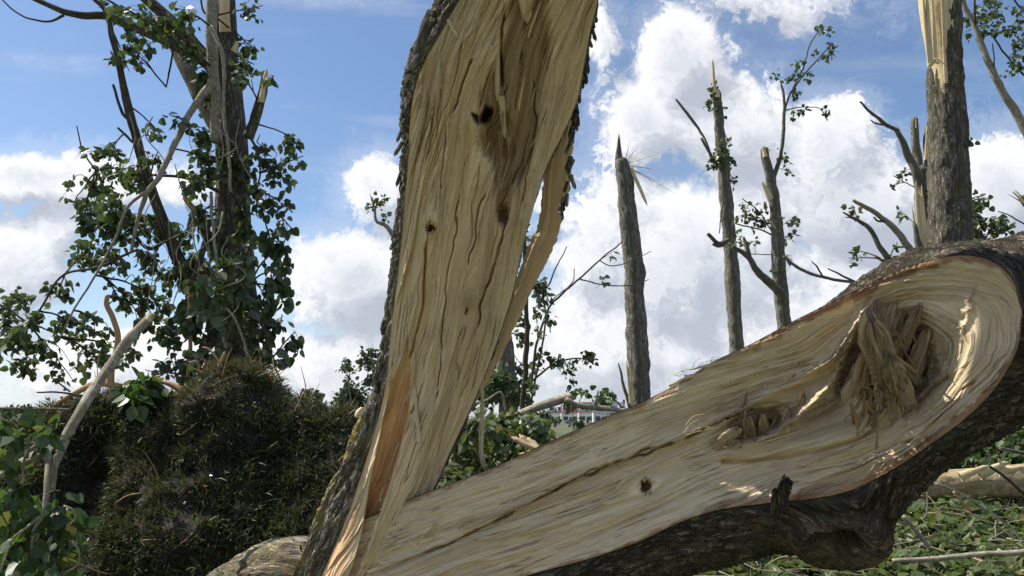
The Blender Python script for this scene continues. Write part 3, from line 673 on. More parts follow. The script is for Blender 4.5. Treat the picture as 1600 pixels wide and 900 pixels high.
brn = np.clip(brn+.75*ga(hx, hy, 778, 190, 30, 60, -.1), 0, 1.1); brn = sstep(brn-.02+.22*fbm(ga2*30, la2*2, 3., 3), .3, .62)*.75
ds -= .055*brn*(.8+.3*fbm(ga2*14, la2*2, 5., 2))
kx_n = hx+7*fbm(hx/14, hy/22, 3., 3); ky_n = hy+7*fbm(hx/14, hy/22, 8., 3)
kn = ga(kx_n, ky_n, 757, 180, 17, 11, -.6); kn2 = ga(hx, hy, 752, 186, 34, 26, -.5)
ds += -.11*sstep(kn, .25, .9)+.022*kn2
kx_n = hx+4*fbm(hx/7, hy/9, 3., 3); ky_n = hy+4*fbm(hx/7, hy/9, 8., 3)
kb = ga(kx_n, ky_n, 673, 356, 6, 5.5, .6); kc = ga(kx_n, ky_n, 787, 337, 7, 12); kd = ga(kx_n, ky_n, 729, 487, 2.4, 4.5); ke = ga(hx, hy, 732, 470, 13, 18)
ds += -.05*np.clip(kb*1.6, 0, 1)-.035*np.clip(kc*1.4, 0, 1)-.02*kd+.006*ke+.012*ga(hx, hy, 673, 352, 20, 20)
# deep cleft low on the left
lo = np.interp(hy, [520, 560, 600, 650, 700, 760, 830, 880, 960], [636, 628, 611, 600, 590, 577, 566, 553, 520])
hi = np.interp(hy, [520, 560, 600, 650, 700, 760, 815, 880, 960], [637, 640, 642, 637, 625, 607, 590, 566, 523])
cl = sstep(hx, lo-1, lo+3)*(1-sstep(hx, hi-2+2*fbm(hx/20, hy/20), hi+2))
cl_depth = np.interp(hy, [530, 600, 700, 800, 900], [0, .03, .055, .08, .10])
ds = ds*(1-cl*.8)-cl*cl_depth
lipf = np.minimum(tj, 1-tj)*wid
ds *= sstep(lipf, 0, 10)
brown2 = np.clip(brn+sstep(kn, .15, .6)+np.clip(kb*2.2, 0, 1)+.7*kc+kd+.4*ke+.3*sstep(fbm(ga2*12, la2*1.2, 41., 3), .1, .6)*(1-cl), 0, 1)
rim_glow = np.maximum((1-sstep(lipf+3*fbm(hx/20, hy/20, 4., 3), 1, 6))*(hx < (Q[:, 0:1]+Q[:, 2:3])/2)*.4, cl*sstep(hy, 530, 620)*np.clip(.85+.35*fbm(hx/9, hy/60, 7., 3), .3, 1))  # tinted left lip, plus orange painted for warm light glowing in the cleft
rim_glow = np.maximum(rim_glow, (1-sstep(hx-lo, -14, -8))*sstep(hy, 740, 820)*.5)
V2 = at(hx, hy, Q[:, 6:7]-ds-.02)
lean = mesh_obj('leaning_half', V2.reshape(-1, 3), grid_faces(N2, M2)[:, ::-1], WOODS, root, True, np.stack([ga2, la2], -1).reshape(-1, 2), {'brown': brown2.ravel(), 'rim': rim_glow.ravel()})
lean['label'] = 'tall leaning slab of torn tan wood with a knot hole near its top'
# its bark on the back and left
A = at(Q[:, 4], Q[:, 5], Q[:, 6]+.06); Wp = at(Q[:, 0]-.5, Q[:, 1], Q[:, 6]-.018); Rp = at(Q[:, 2]+.5, Q[:, 3], Q[:, 6]-.018); wm = (Q[:, 2]-Q[:, 0])*Q[:, 6]/FPX
b_ = FW[None]*(wm*.42)[:, None]
K_ = np.stack([Wp, Wp*.5+A*.5-FW*.012*(1+0*wm[:, None]), A, A*.93+Rp*.07+b_*.35, A*.7+Rp*.3+b_*.9, A*.35+Rp*.65+b_*.9, Rp*.95+A*.05+b_*.35, Rp], 1)
sub = np.linspace(0, N2-1, 800).astype(int); K_ = K_[sub]; nr2 = 240
t_ = np.linspace(0, 7, nr2); k = np.clip(t_.astype(int), 0, 6); x = (t_-k)[None, :, None]; tan = np.gradient(K_, axis=1)
VB = (2*x**3-3*x**2+1)*K_[:, k] + (x**3-2*x**2+x)*tan[:, k] + (-2*x**3+3*x**2)*K_[:, k+1] + (x**3-x**2)*tan[:, k+1]
ac2 = np.cumsum(np.concatenate([np.zeros((800, 1)), np.linalg.norm(np.diff(VB, axis=1), axis=2)], 1), axis=1); al2 = np.broadcast_to((qd[sub]*.0021)[:, None], ac2.shape)
N, h = bump_ring(VB, ac2, al2, .012, 13., 1.5)
sg = 1 if (N[400, 120]@np.array([0, 1, 0])) > 0 else -1
q = np.linspace(0, 1, nr2)[None]; edge = np.minimum(1, np.minimum(q, 1-q)*nr2/10)
rel = VB-np.array([0, 0, CZ]); bpy_ = 450-FPX*(rel@UP)/(rel@FW)
fur = 1-np.abs(fbm(ac2*15+.5*fbm(ac2*6, al2*4, 2., 2), al2*2.6, 17., 4, .55))*3.2; low_ = sstep(bpy_, 540, 680)
h = h*(1-.7*low_)+low_*(.016*np.clip(fur, -.7, .8)+.003*fbm(ac2*60, al2*40, 3., 3))
VB2 = VB+N*(sg*h*edge)[..., None]
mossm = np.clip(sstep(bpy_, 590, 700)*np.exp(-((q-.30)/.05)**2)*1.3+.18*sstep(bpy_, 620, 700), 0, 1)
mesh_obj('bark', VB2.reshape(-1, 3), grid_faces(800, nr2), BARK_NEAR, lean, True, np.stack([ac2, al2], -1).reshape(-1, 2), {'rim': mossm.ravel()})
# trunk continued unseen above the picture, leaning right, added to shade the scoop
v, f, uv = tube(np.array([at(812, -40, 2.42), at(850, -300, 2.36), at(930, -750, 2.25), at(1030, -1300, 2.15), at(1160, -2000, 2.05), at(1300, -2900, 2.0)]), np.array([.19, .235, .24, .23, .22, .20]), 48, 160, rough=.06, seed=3.)
mesh_obj('unseen_upper_trunk', v, f, BARK_NEAR, lean, True, uv, {'rim': np.zeros(len(v))})
# loose bark flakes on both edges
BF = Mesher()
for k_ in range(150):
    y = RNG.uniform(-20, 600) if k_ < 90 else RNG.uniform(-10, 330)
    if k_ < 90: x = np.interp(y, Q[:, 5], Q[:, 4])+RNG.normal()*2
    else: x = np.interp(y, [-20, 100, 200, 290, 330], [934, 912, 896, 890, 878])+RNG.normal()*1.5
    d = np.interp(y, Q[:, 1], Q[:, 6])+.03
    l = RNG.uniform(8, 26); a = math.radians(95)+RNG.normal()*.25
    shard(BF, at(x, y, d), at(x+l*math.cos(a), y+l*math.sin(a), d-.01), RNG.uniform(2, 5)*d/FPX, 3*d/FPX, RNG.random()*50, 7, .6, 7)
for (a, b, w) in [((700, -20), (672, 40), 12), ((680, 20), (650, 90), 13), ((665, 70), (640, 112), 9), ((662, 90), (636, 115), 5)]:
    shard(BF, at(*a, 2.33), at(*b, 2.33), w*2.3/FPX, w*.7*2.3/FPX, a[0]*.3, 18, .5, 26)
bo = BF.build('bark_flakes', BARK_NEAR, lean); bo['kind'] = 'stuff'
# the strip of wood and bark torn loose along the right edge
SS = [(890, 60, 921, 60), (880, 110, 911, 110), (868, 155, 904, 158), (860, 205, 896, 208), (853, 250, 893, 252), (848, 285, 890, 292), (845, 322, 880, 335), (840, 352, 872, 368),
      (826, 385, 860, 398), (812, 420, 842, 432), (797, 462, 824, 470), (782, 505, 804, 512), (764, 555, 782, 560), (745, 605, 756, 608), (728, 640, 736, 642)]
Z, zd = resample([(a, b, c, d_) for a, b, c, d_ in SS], 260)
dz_ = np.interp(Z[:, 1], [60, 300, 370, 640], [2.40, 2.62, 2.68, 2.84]); mz = 40
tz = np.linspace(0, 1, mz)[None]; zx = Z[:, 0:1]*(1-tz)+Z[:, 2:3]*tz+2.5*fbm(Z[:, 1:2]/14+tz*0, 0*tz, 2., 3)*np.abs(2*tz-1)**4; zy = Z[:, 1:2]*(1-tz)+Z[:, 3:4]*tz
zg = (tz*(Z[:, 2:3]-Z[:, 0:1]))*.0021+3; zl = zd[:, None]*.0021*np.ones_like(zx)
zdep = dz_[:, None]+.01-.01*(1-(2*tz-1)**2)+.004*fbm(zg*60, zl*3, 3., 3)+.006*np.exp(-((zy-362)/7)**2)
Fz = at(zx, zy, zdep); Bz = at(zx, zy, zdep+.035+.02*tz)
idx = grid_faces(260, mz); n0 = 260*mz
ring_ = [np.stack([np.arange(259)*mz, (np.arange(259)+1)*mz, (np.arange(259)+1)*mz+n0, np.arange(259)*mz+n0], -1), np.stack([np.arange(259)*mz+mz-1, np.arange(259)*mz+mz-1+n0, (np.arange(259)+1)*mz+mz-1+n0, (np.arange(259)+1)*mz+mz-1], -1)]
rz = np.clip(.55+.3*fbm(zg*30, zl*4, 1., 3), 0, 1)*np.ones_like(zx)
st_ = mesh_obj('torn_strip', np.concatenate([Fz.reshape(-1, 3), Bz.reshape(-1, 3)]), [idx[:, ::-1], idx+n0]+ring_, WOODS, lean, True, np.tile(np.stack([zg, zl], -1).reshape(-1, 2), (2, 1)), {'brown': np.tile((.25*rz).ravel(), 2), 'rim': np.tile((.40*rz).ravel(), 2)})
# blades of wood standing proud of the slab, lower left and along its right edge
BL = Mesher()
def dsl(x, y):
    i = np.unravel_index(np.argmin((hx[::6, ::6]-x)**2+(hy[::6, ::6]-y)**2), hx[::6, ::6].shape); return float((Q[:, 6:7]-ds-.02)[::6, ::6][i])
for (a, b, w) in [((566, 885), (600, 780), 4), ((575, 860), (611, 760), 3), ((610, 870), (650, 780), 6), ((560, 892), (592, 810), 3), ((655, 690), (648, 600), 4), ((630, 880), (600, 884), 2),
                  ((776, 60), (777, 158), 5), ((818, -30), (824, 36), 11), ((768, 70), (750, 150), 4), ((783, 150), (789, 215), 5), ((700, 30), (716, 60), 3)]:
    shard(BL, at(*a, dsl(*a)-.002), at(*b, dsl(*b)-.010), w*2.7/FPX, w*.55*2.7/FPX, a[0]*.13, 12, .16, 20)
for k_ in range(34):
    y_ = RNG.uniform(40, 800); f_ = RNG.uniform(.1, .93); xw = lambda yy: np.interp(yy, Q[:, 1], Q[:, 0])+(np.interp(yy, Q[:, 1], Q[:, 2])-np.interp(yy, Q[:, 1], Q[:, 0]))*f_
    l_ = RNG.uniform(22, 80)*RNG.choice([-1, 1]); a = (xw(y_), y_); b = (xw(y_+l_)+RNG.normal()*2.5, y_+l_); w = RNG.uniform(.8, 2.6)
    if np.interp(y_, [520, 900], [0, .45]) > f_: continue
    shard(BL, at(*a, dsl(*a)+.002), at(*b, dsl(*b)-.010), w*2.7/FPX, w*.4*2.7/FPX, a[0]*.13, 8, .3, 14)
build_each(BL, 'torn_splinter', WOODS, lean)
fibres('torn_fibres', lean, FRESH, [(650, 160, 655, 120, 7, 15, 40, .3), (620, 700, 600, 790, 18, 10, 35, .2), (590, 870, 650, 800, 20, 20, 60, .4), (560, 885, 600, 885, 10, 20, 40, .3), (835, 260, 815, 350, 20, 10, 35, .4),  (850, 370, 835, 372, 10, 15, 40, .4), (860, 60, 845, 200, 10, 20, 60, .08)], dsl)
# hanging strands
HS = Mesher()
for k_ in range(9):
    x = 757+RNG.normal()*2.0; P_ = [at(748+k_*.8, 600-k_*2, 2.80), at(x-1, 650, 2.81), at(x-3, 700, 2.80), at(x+RNG.normal()*2, 728+RNG.random()*10, 2.79)]
    v, f, uv = tube(spline(np.array(P_), 24), np.linspace(.0035, .0012, 24), 4, 24, wob=.004, seed=k_*3.3); HS.add(v, f, uv, .5)
HS.build('hanging_strand', FRESH, lean)['kind'] = 'stuff'
# root flare joining at the lower left
v, f, uv = tube(*pts([(345, 930, 40, .5), (400, 915, 50, .4), (465, 912, 66, .2), (540, 960, 80, .15), (600, 1010, 80, .1)], 2.9), ns=160, seg=260, rough=.0)
VV = v[:-2].reshape(260, 160, 3); th = np.linspace(0, 1, 160, endpoint=False)[None]; la = np.linspace(0, .6, 260)[:, None]
N, h = bump_ring(VV, np.sin(th*2*np.pi)*.12+0*la, la+np.cos(th*2*np.pi)*.12, .017, 23., 1.3); h[:, :] *= 1
ct = VV.mean(1, keepdims=True); s_ = np.sign(((VV-ct)*N).sum(-1).mean()); v[:-2] = (VV+N*(s_*h)[..., None]).reshape(-1, 3)
mesh_obj('root_flare', v, f, BARK_NEAR, root, True, uv, {'rim': np.full(len(v), .35)})

# ================================================================== ROOT PLATE MOUND
mr = empty('root_plate', (-2.6, 5.2, 0), 'dark heaved root plate overgrown with grass, left of the split trunk', 'root plate')
sil = [(-700, 680), (-300, 650), (-60, 655), (60, 668), (100, 640), (130, 626), (200, 612), (240, 622), (285, 630), (315, 600), (345, 577), (395, 575), (430, 600), (465, 622), (520, 640), (560, 648), (600, 690), (680, 760), (800, 900)]
sxy = np.array(sil, float); DT = 5.3
wx = at(sxy[:, 0], sxy[:, 1], DT)
nx, nb = 330, 260
Xm = np.linspace(wx[0, 0], wx[-1, 0], nx); Ht = np.interp(Xm, wx[:, 0], wx[:, 2])+.02*fbm(Xm*9, 0, 1., 3)
bb = np.linspace(0, 2, nb)
yf = np.where(bb < 1, 4.25+bb*.95+.10*np.sin(bb*3.1), 5.2+(bb-1)*2.3); zf = np.where(bb < 1, np.sin(bb*np.pi/2)**.85, np.cos((bb-1)*np.pi/2))
Xg = np.repeat(Xm[:, None], nb, 1); Zg = Ht[:, None]*zf[None]; Yg = np.repeat(yf[None], nx, 0)
Xg = Xg + .10*fbm(Xg*2, Yg*2, Zg*2, 3)
lump = .08*fbm(Xg*1.6, Zg*1.6, Yg*1.2, 4, .55)+.04*fbm(Xg*7, Zg*7, Yg*5, 3); fr_ = np.sin(np.clip(bb, 0, 1)*np.pi)[None]
hol = .30*ga(Xg, Zg, wx[0, 0]*0+at(170, 760, 5)[0], at(170, 760, 5)[2], .16, .35, .15)
Yg = Yg + (lump+hol)*fr_*1.3; Zg = Zg + .05*lump*(1-fr_)
MV = np.stack([Xg, Yg, Zg], -1)
mesh_obj('earth', MV.reshape(-1, 3), grid_faces(nx, nb), SOIL, mr)
du = np.gradient(MV, axis=0); dv = np.gradient(MV, axis=1); MN = np.cross(du, dv); MN /= np.linalg.norm(MN, axis=2)[..., None]+1e-9
if MN[nx//2, nb//4, 1] > 0: MN = -MN
def blades(M, P, D, L, Wd):
    n = len(P); D = D/np.linalg.norm(D, axis=1)[:, None]; s = np.cross(D, rdir(n)); s /= np.linalg.norm(s, axis=1)[:, None]
    bend = np.array([0, 0, -1.])*(.2+.5*RNG.random(n))[:, None]
    a = P-s*Wd[:, None]; b = P+s*Wd[:, None]; m1 = P+D*(L*.55)[:, None]+bend*(L*.12)[:, None]; c = m1-s*(Wd*.8)[:, None]; d = m1+s*(Wd*.8)[:, None]; e = P+D*L[:, None]+bend*(L*.5)[:, None]
    V = np.stack([a, b, d, c, e], 1).reshape(-1, 3); k = (np.arange(n)*5)[:, None]
    M.add(V, [k+np.array([[0, 1, 2, 3]]), k+np.array([[3, 2, 4]])], None, np.repeat(RNG.random(n), 5))
GM = Mesher(); GD = Mesher()
n = 62000
i = RNG.integers(0, nx-1, n); j = (RNG.random(n)**.85*nb*.62).astype(int)
P = MV[i, j]+RNG.normal(size=(n, 3))*.006; Nn = MN[i, j]
dn = fbm(P[:, 0]*1.8, P[:, 2]*2.2, 3., 3)+.25*perlin(P[:, 0]*9, P[:, 2]*9, 2.)
keep = dn > -.25-.35*RNG.random(n); P, Nn, dn = P[keep], Nn[keep], dn[keep]
D = Nn*.7+rdir(len(P))*.75+np.array([0, 0, .35])
dry = RNG.random(len(P)) < np.clip(.16+.40*fbm(P[:, 0]*1.3, P[:, 2]*1.3, 8., 2), .04, .5)
Lb = (.02+.085*RNG.random(len(P))**2)*(1+.9*np.clip(fbm(P[:, 0]*5, P[:, 2]*5, 6., 2), -.6, 1)); Wb = .0018+.0035*RNG.random(len(P))
blades(GM, P[~dry], D[~dry], Lb[~dry], Wb[~dry]); blades(GD, P[dry], D[dry], Lb[dry]*1.1, Wb[dry]*.5)
# broad tufts of weeds
for k_ in range(1500):
    x = RNG.uniform(70, 520); y = RNG.uniform(640, 900); ii = int(np.clip(np.searchsorted(Xm, at(x, y, 4.9)[0]), 0, nx-1)); zz = at(x, y, 4.9)[2]
    jj = int(np.argmin(np.abs(MV[ii, :nb//2, 2]-zz))); c = MV[ii, jj]; m_ = RNG.integers(7, 16)
    blades(GM, c+RNG.normal(size=(m_, 3))*.012, MN[ii, jj]*.9+rdir(m_)*.8+np.array([0, 0, .5]), .025+.05*RNG.random(m_), .0025+.003*RNG.random(m_))
WL = Mesher(); n_ = 3000; i_ = RNG.integers(0, nx-1, n_); j_ = (RNG.random(n_)*nb*.6).astype(int); P_ = MV[i_, j_]+MN[i_, j_]*(.02+.05*RNG.random((n_, 1)))
k2 = fbm(P_[:, 0]*3, P_[:, 2]*3, 31., 3) > -.05; add_leaves(WL, P_[k2], (MN[i_, j_]+rdir(n_)*.9)[k2], .010+.016*RNG.random(k2.sum())); WL.build('weed_leaves', LEAF_DARK, mr, False)['kind'] = 'stuff'
# brighter lush tufts where it meets the trunk
GB = Mesher()
for (cx, cy, rx, ry, n_) in [(400, 825, 45, 26, 420), (440, 812, 25, 18, 300), (360, 870, 30, 26, 160), (375, 740, 30, 12, 120), (330, 800, 30, 20, 60)]:
    for k_ in range(n_//8):
        x = cx+RNG.normal()*rx*.5; y = cy+RNG.normal()*ry*.5; ii = int(np.clip(np.searchsorted(Xm, at(x, y, 4.8)[0]), 0, nx-1)); zz = at(x, y, 4.8)[2]
        jj = int(np.argmin(np.abs(MV[ii, :nb//2, 2]-zz))); c = MV[ii, jj]
        blades(GB, c+RNG.normal(size=(8, 3))*.015, MN[ii, jj]*.8+rdir(8)*.9+np.array([0, 0, .6]), .035+.06*RNG.random(8), .003+.003*RNG.random(8))
for M_, nm, m_ in ((GM, 'grass', GRASS), (GD, 'dry_grass', GRASS_DRY), (GB, 'lush_grass', LEAF_DARK)): M_.build(nm, m_, mr, smooth=False)['kind'] = 'stuff'
RT = Mesher()   # small roots sticking out of the crest
for k_ in range(70):
    x = RNG.uniform(90, 580); y = np.interp(x, sxy[:, 0], sxy[:, 1])+RNG.uniform(-2, 26); p0 = at(x, y, 5.2); dr = rdir(1)[0]+np.array([0, -.4, .5]); l = RNG.uniform(.06, .22)
    v, f, uv = tube(spline(np.array([p0, p0+dr*l*.5+RNG.normal(size=3)*.02, p0+dr*l]), 7), np.linspace(.005, .0015, 7), 4, 7); RT.add(v, f, uv, .5)
for k_ in range(170):
    ii = RNG.integers(20, nx-20); jj = RNG.integers(20, int(nb*.5)); p0 = MV[ii, jj]-MN[ii, jj]*.01; dr = MN[ii, jj]*.5+rdir(1)[0]*.9; l = RNG.uniform(.05, .20)
    v, f, uv = tube(spline(np.array([p0, p0+dr*l*.5+RNG.normal(size=3)*.02, p0+dr*l]), 7), np.linspace(.004, .001, 7), 4, 7); RT.add(v, f, uv, .5)
RT.build('root_ends', PEEL, mr)['kind'] = 'stuff'

# ================================================================== TREES
def stem(name, parent, lst, d, m, ns=10, rough=.12, wob=.0, label=None, **kw):
    P, R = pts(lst, d); v, f, uv = tube(P, R, ns=ns, rough=rough, wob=wob, seed=(lst[0][0]*.37) % 50, **kw)
    o = mesh_obj(name, v, f, m, parent, True, uv)
    if label: o['label'] = label
    return P
def grounded(lst, d, flare=1.25):
    """trunk list given bottom up; add a foot on the ground below its first point"""
    p = at(lst[0][0], lst[0][1], d); rel = np.array([p[0], p[1], -.15])-np.array([0, 0, CZ]); dep = rel@FW
    return [(800+FPX*rel[0]/dep, 450-FPX*(rel@UP)/dep, lst[0][2]*flare*d/dep, dep-d)]+list(lst)
def foot(lst, d): p = at(lst[0][0], lst[0][1], d); return (p[0], p[1], 0)
def broken(parent, x, y, r, d, n=9, h=18, m=None, lean_=0, name='broken_top', seed=0):
    M = Mesher()
    for k in range(n):
        a = RNG.uniform(-1, 1); x0_ = x+a*r*.75; hh = h*(.35+.9*RNG.random()); shard(M, at(x0_, y+r*.9, d+RNG.normal()*r*.3*d/FPX), at(x0_+lean_*hh+RNG.normal()*1.2, y-hh, d), r*.38*d/FPX, r*.10*d/FPX, RNG.random()*60, 6, .6, 9)
    return M.build(name, m or FRESH, parent)
def twigs_only(parent, lists, d, m, name='branch', rough=.1, ns=7):
    out = []
    for l in lists: out.append(stem(name, parent, l, d, m, ns, rough, wob=.012))
    return out

# ---- big broken tree on the left
D1 = 7.0
tl = [(376, 600, 33), (370, 500, 31), (366, 400, 29), (364, 300, 26), (360, 200, 24), (352, 100, 21), (345, 0, 21), (343, -40, 20)]
t1 = empty('broken_poplar', foot(tl, D1), 'tall storm-broken poplar behind the root plate, wilting leaves hanging all round its trunk', 'tree')
P = [stem('trunk', t1, grounded(tl, D1), D1, BARK, 40, .10, seg=200, rf=5)]
LB = [([(345, 215, 11), (325, 175, 12, .1), (300, 125, 11, .2), (280, 90, 10, .3), (266, 52, 9, .4)], BARK),
      ([(345, 120, 13), (320, 92, 11, -.1), (295, 60, 10, -.2), (262, 28, 9, -.3), (222, -6, 8, -.4)], BARK),
      ([(335, 108, 10), (300, 84, 9, -.2), (250, 60, 8, -.3), (200, 38, 7, -.35), (165, 24, 6.5, -.4), (130, 25, 5.5, -.5), (95, 17, 4.5, -.6), (50, -4, 4, -.6)], BARK),
      ([(100, 24, 2.2, -.6), (80, 33, 1.8, -.6), (55, 32, 1.5, -.6), (25, 18, 1.2, -.6), (0, -4, 1, -.6)], BARK_TWIG),
      ([(352, 545, 13), (325, 480, 12, -.1), (290, 425, 10.5, -.2), (262, 365, 9, -.3), (240, 305, 8, -.35), (222, 250, 7.5, -.4), (210, 205, 7, -.45), (198, 160, 6, -.5), (188, 110, 5, -.5), (176, 60, 4.5, -.5), (168, 22, 3.5, -.5), (140, -10, 3, -.5)], BARK),
      ([(388, 215, 9, -.2), (395, 192, 8, -.2), (404, 160, 7.5, -.25), (411, 135, 6.5, -.3), (414, 112, 4, -.3)], BARK),
      ([(330, 390, 8, -.4), (318, 345, 6, -.5), (300, 325, 5, -.5), (288, 308, 4, -.5)], PEEL),
      ([(333, -20, 8, -.35), (331, 40, 9, -.35), (333, 110, 8, -.35), (338, 150, 7.5, -.3), (334, 220, 6, -.3)], BARK_PALE),
      ([(333, 128, 6.5, -.4), (312, 155, 5.5, -.5), (290, 190, 5, -.6), (270, 232, 4.6, -.7), (250, 275, 4.2, -.8), (230, 302, 3.8, -.8), (215, 345, 3, -.8), (205, 395, 2.4, -.8)], BARK_PALE),
      ([(230, 298, 2.6, -.8), (200, 325, 2.3, -.9), (178, 375, 2, -.9), (150, 430, 1.8, -.9), (115, 485, 1.5, -1), (95, 525, 1.2, -1)], BARK_PALE),
      ([(330, 42, 3.5, -.5), (345, 75, 3, -.6), (350, 110, 2.8, -.6), (350, 180, 2.6, -.6), (358, 240, 2.4, -.6), (361, 300, 2.2, -.6)], BARK_PALE),
      ([(330, 300, 2.4, -.6), (335, 380, 2.5, -.7), (344, 440, 2.5, -.7), (352, 545, 2.5, -.7)], BARK_PALE),
      ([(345, 470, 2, -.8), (372, 510, 2, -.9), (392, 570, 1.8, -.9)], BARK_PALE),
      ([(300, 440, 4.5, -.6), (296, 475, 3.8, -.7), (298, 540, 3, -.7), (294, 590, 2.4, -.7)], PEEL),
      ([(325, 370, 5, -.5), (312, 410, 4.5, -.6), (300, 440, 4.2, -.6)], BARK),
      ([(270, 365, 3.5, -.3), (235, 388, 3, -.4), (205, 362, 2.6, -.5), (190, 350, 2, -.5)], BARK_TWIG),
      ([(215, 390, 2, -.5), (150, 420, 2, -.6), (100, 430, 1.8, -.6), (60, 485, 1.5, -.6), (45, 505, 1, -.6)], BARK_TWIG),
      ([(205, 190, 2.5, -.5), (192, 178, 2.5, -.5), (177, 132, 2, -.5)], BARK),
      ([(207, 222, 2, -.5), (195, 208, 2, -.5), (184, 198, 1.6, -.5)], BARK), ([(150, 267, 1.2, -.4), (130, 235, 1.2, -.5), (121, 197, .8, -.6)], BARK_TWIG),
      ([(270, 82, 1.5), (266, 105, 1.5), (260, 136, 1)], BARK_TWIG), ([(345, 300, 3, -.4), (290, 278, 2.4, -.5), (235, 272, 2, -.6)], BARK_TWIG),
      ([(388, 210, 2.2, -.3), (402, 240, 2, -.4), (405, 270, 1.5, -.4), (400, 300, 1.2, -.4)], BARK_TWIG), ([(390, 440, 2.2, -.4), (410, 510, 2, -.5), (425, 560, 1.8, -.5), (440, 598, 1.5, -.6)], BARK_TWIG),
      ([(335, 25, 1.6, -.3), (318, 20, 1.6, -.3), (312, -5, 1.4, -.3)], BARK_TWIG)]
for l, m_ in LB: P.append(stem('branch', t1, l, D1, m_, 12, .12, wob=.01))
M = Mesher(); shard(M, at(352, 50, D1-.13), at(349, -30, D1-.13), 9*D1/FPX, 10*D1/FPX, 3., 12, .25, 18); M.build('bared_wood', FRESH, t1)
M = Mesher(); shard(M, at(408, 160, D1-.35), at(417, 108, D1-.33), 5*D1/FPX, 3*D1/FPX, 7., 8, .5, 12); shard(M, at(371, 65, D1-.1), at(364, 85, D1-.12), 3*D1/FPX, 7*D1/FPX, 7., 8, .5, 12); build_each(M, 'torn_end', FRESH, t1)
cl_ = [(215, 25, 40, 20, 60), (265, 40, 35, 28, 90), (225, 60, 30, 22, 55), (210, 78, 20, 15, 40), (290, 20, 22, 22, 50), (190, 12, 18, 12, 30), (300, 70, 22, 30, 60), (395, 12, 22, 12, 40), (392, 72, 18, 12, 45), (388, 95, 14, 14, 30), (380, 120, 12, 22, 40), (425, 122, 7, 6, 12),
       (262, 50, 22, 30, 60), (320, 130, 20, 30, 70), (195, 95, 20, 12, 34),
       (315, 205, 28, 35, 110), (320, 250, 35, 35, 170), (300, 285, 30, 25, 100), (355, 250, 30, 45, 150), (380, 260, 22, 40, 90), (415, 235, 25, 25, 60), (455, 215, 14, 30, 45), (440, 270, 30, 25, 60), (460, 250, 20, 20, 40), (430, 310, 30, 22, 60), (400, 300, 20, 22, 60),
       (165, 240, 25, 15, 55), (190, 265, 35, 22, 100), (150, 290, 30, 20, 80), (215, 275, 25, 20, 80), (245, 245, 20, 15, 40), (245, 205, 14, 18, 30), (270, 180, 12, 12, 20),
       (130, 335, 32, 30, 120), (165, 355, 40, 35, 170), (190, 320, 35, 25, 110), (140, 390, 30, 28, 110), (175, 405, 30, 25, 90), (215, 340, 30, 30, 90), (230, 400, 30, 25, 70), (120, 310, 20, 16, 45),
       (245, 350, 25, 25, 60), (280, 370, 30, 28, 90), (300, 400, 35, 35, 150), (270, 430, 35, 30, 110), (240, 460, 35, 30, 100), (225, 500, 35, 30, 100), (260, 520, 35, 35, 120), (190, 470, 28, 25, 70), (300, 480, 30, 40, 120), (330, 440, 30, 40, 130), (345, 500, 30, 40, 120), (320, 540, 35, 30, 110), (365, 460, 30, 45, 130), (390, 500, 25, 40, 110), (380, 400, 26, 40, 110), (350, 350, 35, 40, 150), (310, 330, 30, 30, 110), (380, 340, 22, 36, 90),
       (420, 370, 24, 30, 70), (432, 420, 22, 25, 60), (440, 380, 14, 30, 40), (415, 460, 22, 30, 60), (430, 500, 20, 25, 55), (445, 455, 10, 16, 26), (455, 525, 14, 12, 35), (415, 540, 20, 25, 55), (395, 555, 25, 20, 60), (450, 352, 10, 8, 14),
       (95, 445, 30, 18, 50), (35, 465, 35, 22, 80), (10, 500, 25, 25, 60), (55, 500, 28, 20, 60), (20, 540, 30, 25, 80), (-15, 470, 25, 30, 60), (70, 540, 28, 20, 60), (40, 570, 30, 15, 50), (105, 500, 25, 22, 50), (120, 540, 28, 22, 60), (100, 575, 28, 14, 50), (150, 560, 30, 30, 80), (150, 500, 26, 26, 50), (200, 550, 28, 28, 60), (290, 570, 30, 20, 60), (240, 580, 25, 18, 50)]
cl_ = [(a, b, c, e, int(n_*(.62 if (300 < a < 395 and b > 180) else .95))) for a, b, c, e, n_ in cl_]
foliage(t1, P, [c for c in cl_ if not (c[1] > 340 and c[0] > 285)], D1-.35, .060, LEAF_DARK, BARK_TWIG, .6, droop=.8)
foliage(t1, P, [(a, b, c*.85, e, int(n_*.85)) for a, b, c, e, n_ in cl_ if (b > 340 and a > 285)], D1-.45, .082, LEAF_DARK, BARK_TWIG, .5, droop=1.4)
TW = Mesher()
for k_ in range(24):
    x_ = RNG.uniform(190, 430); y_ = RNG.uniform(180, 420); l = RNG.uniform(40, 150); dd_2 = D1-.7-.5*RNG.random()
    p_ = [at(x_, y_, dd_2), at(x_+RNG.normal()*12, y_+l*.3, dd_2-.05), at(x_+RNG.normal()*22, y_+l*.7, dd_2-.05), at(x_+RNG.normal()*30, y_+l, dd_2)]
    v, f, uv = tube(spline(np.array(p_), 16), np.linspace(RNG.uniform(.003, .008), .002, 16), 5, 16, wob=.010, seed=k_*2.2); TW.add(v, f, uv, .5)
TW.build('hanging_twigs', BARK_PALE, t1)['kind'] = 'stuff'

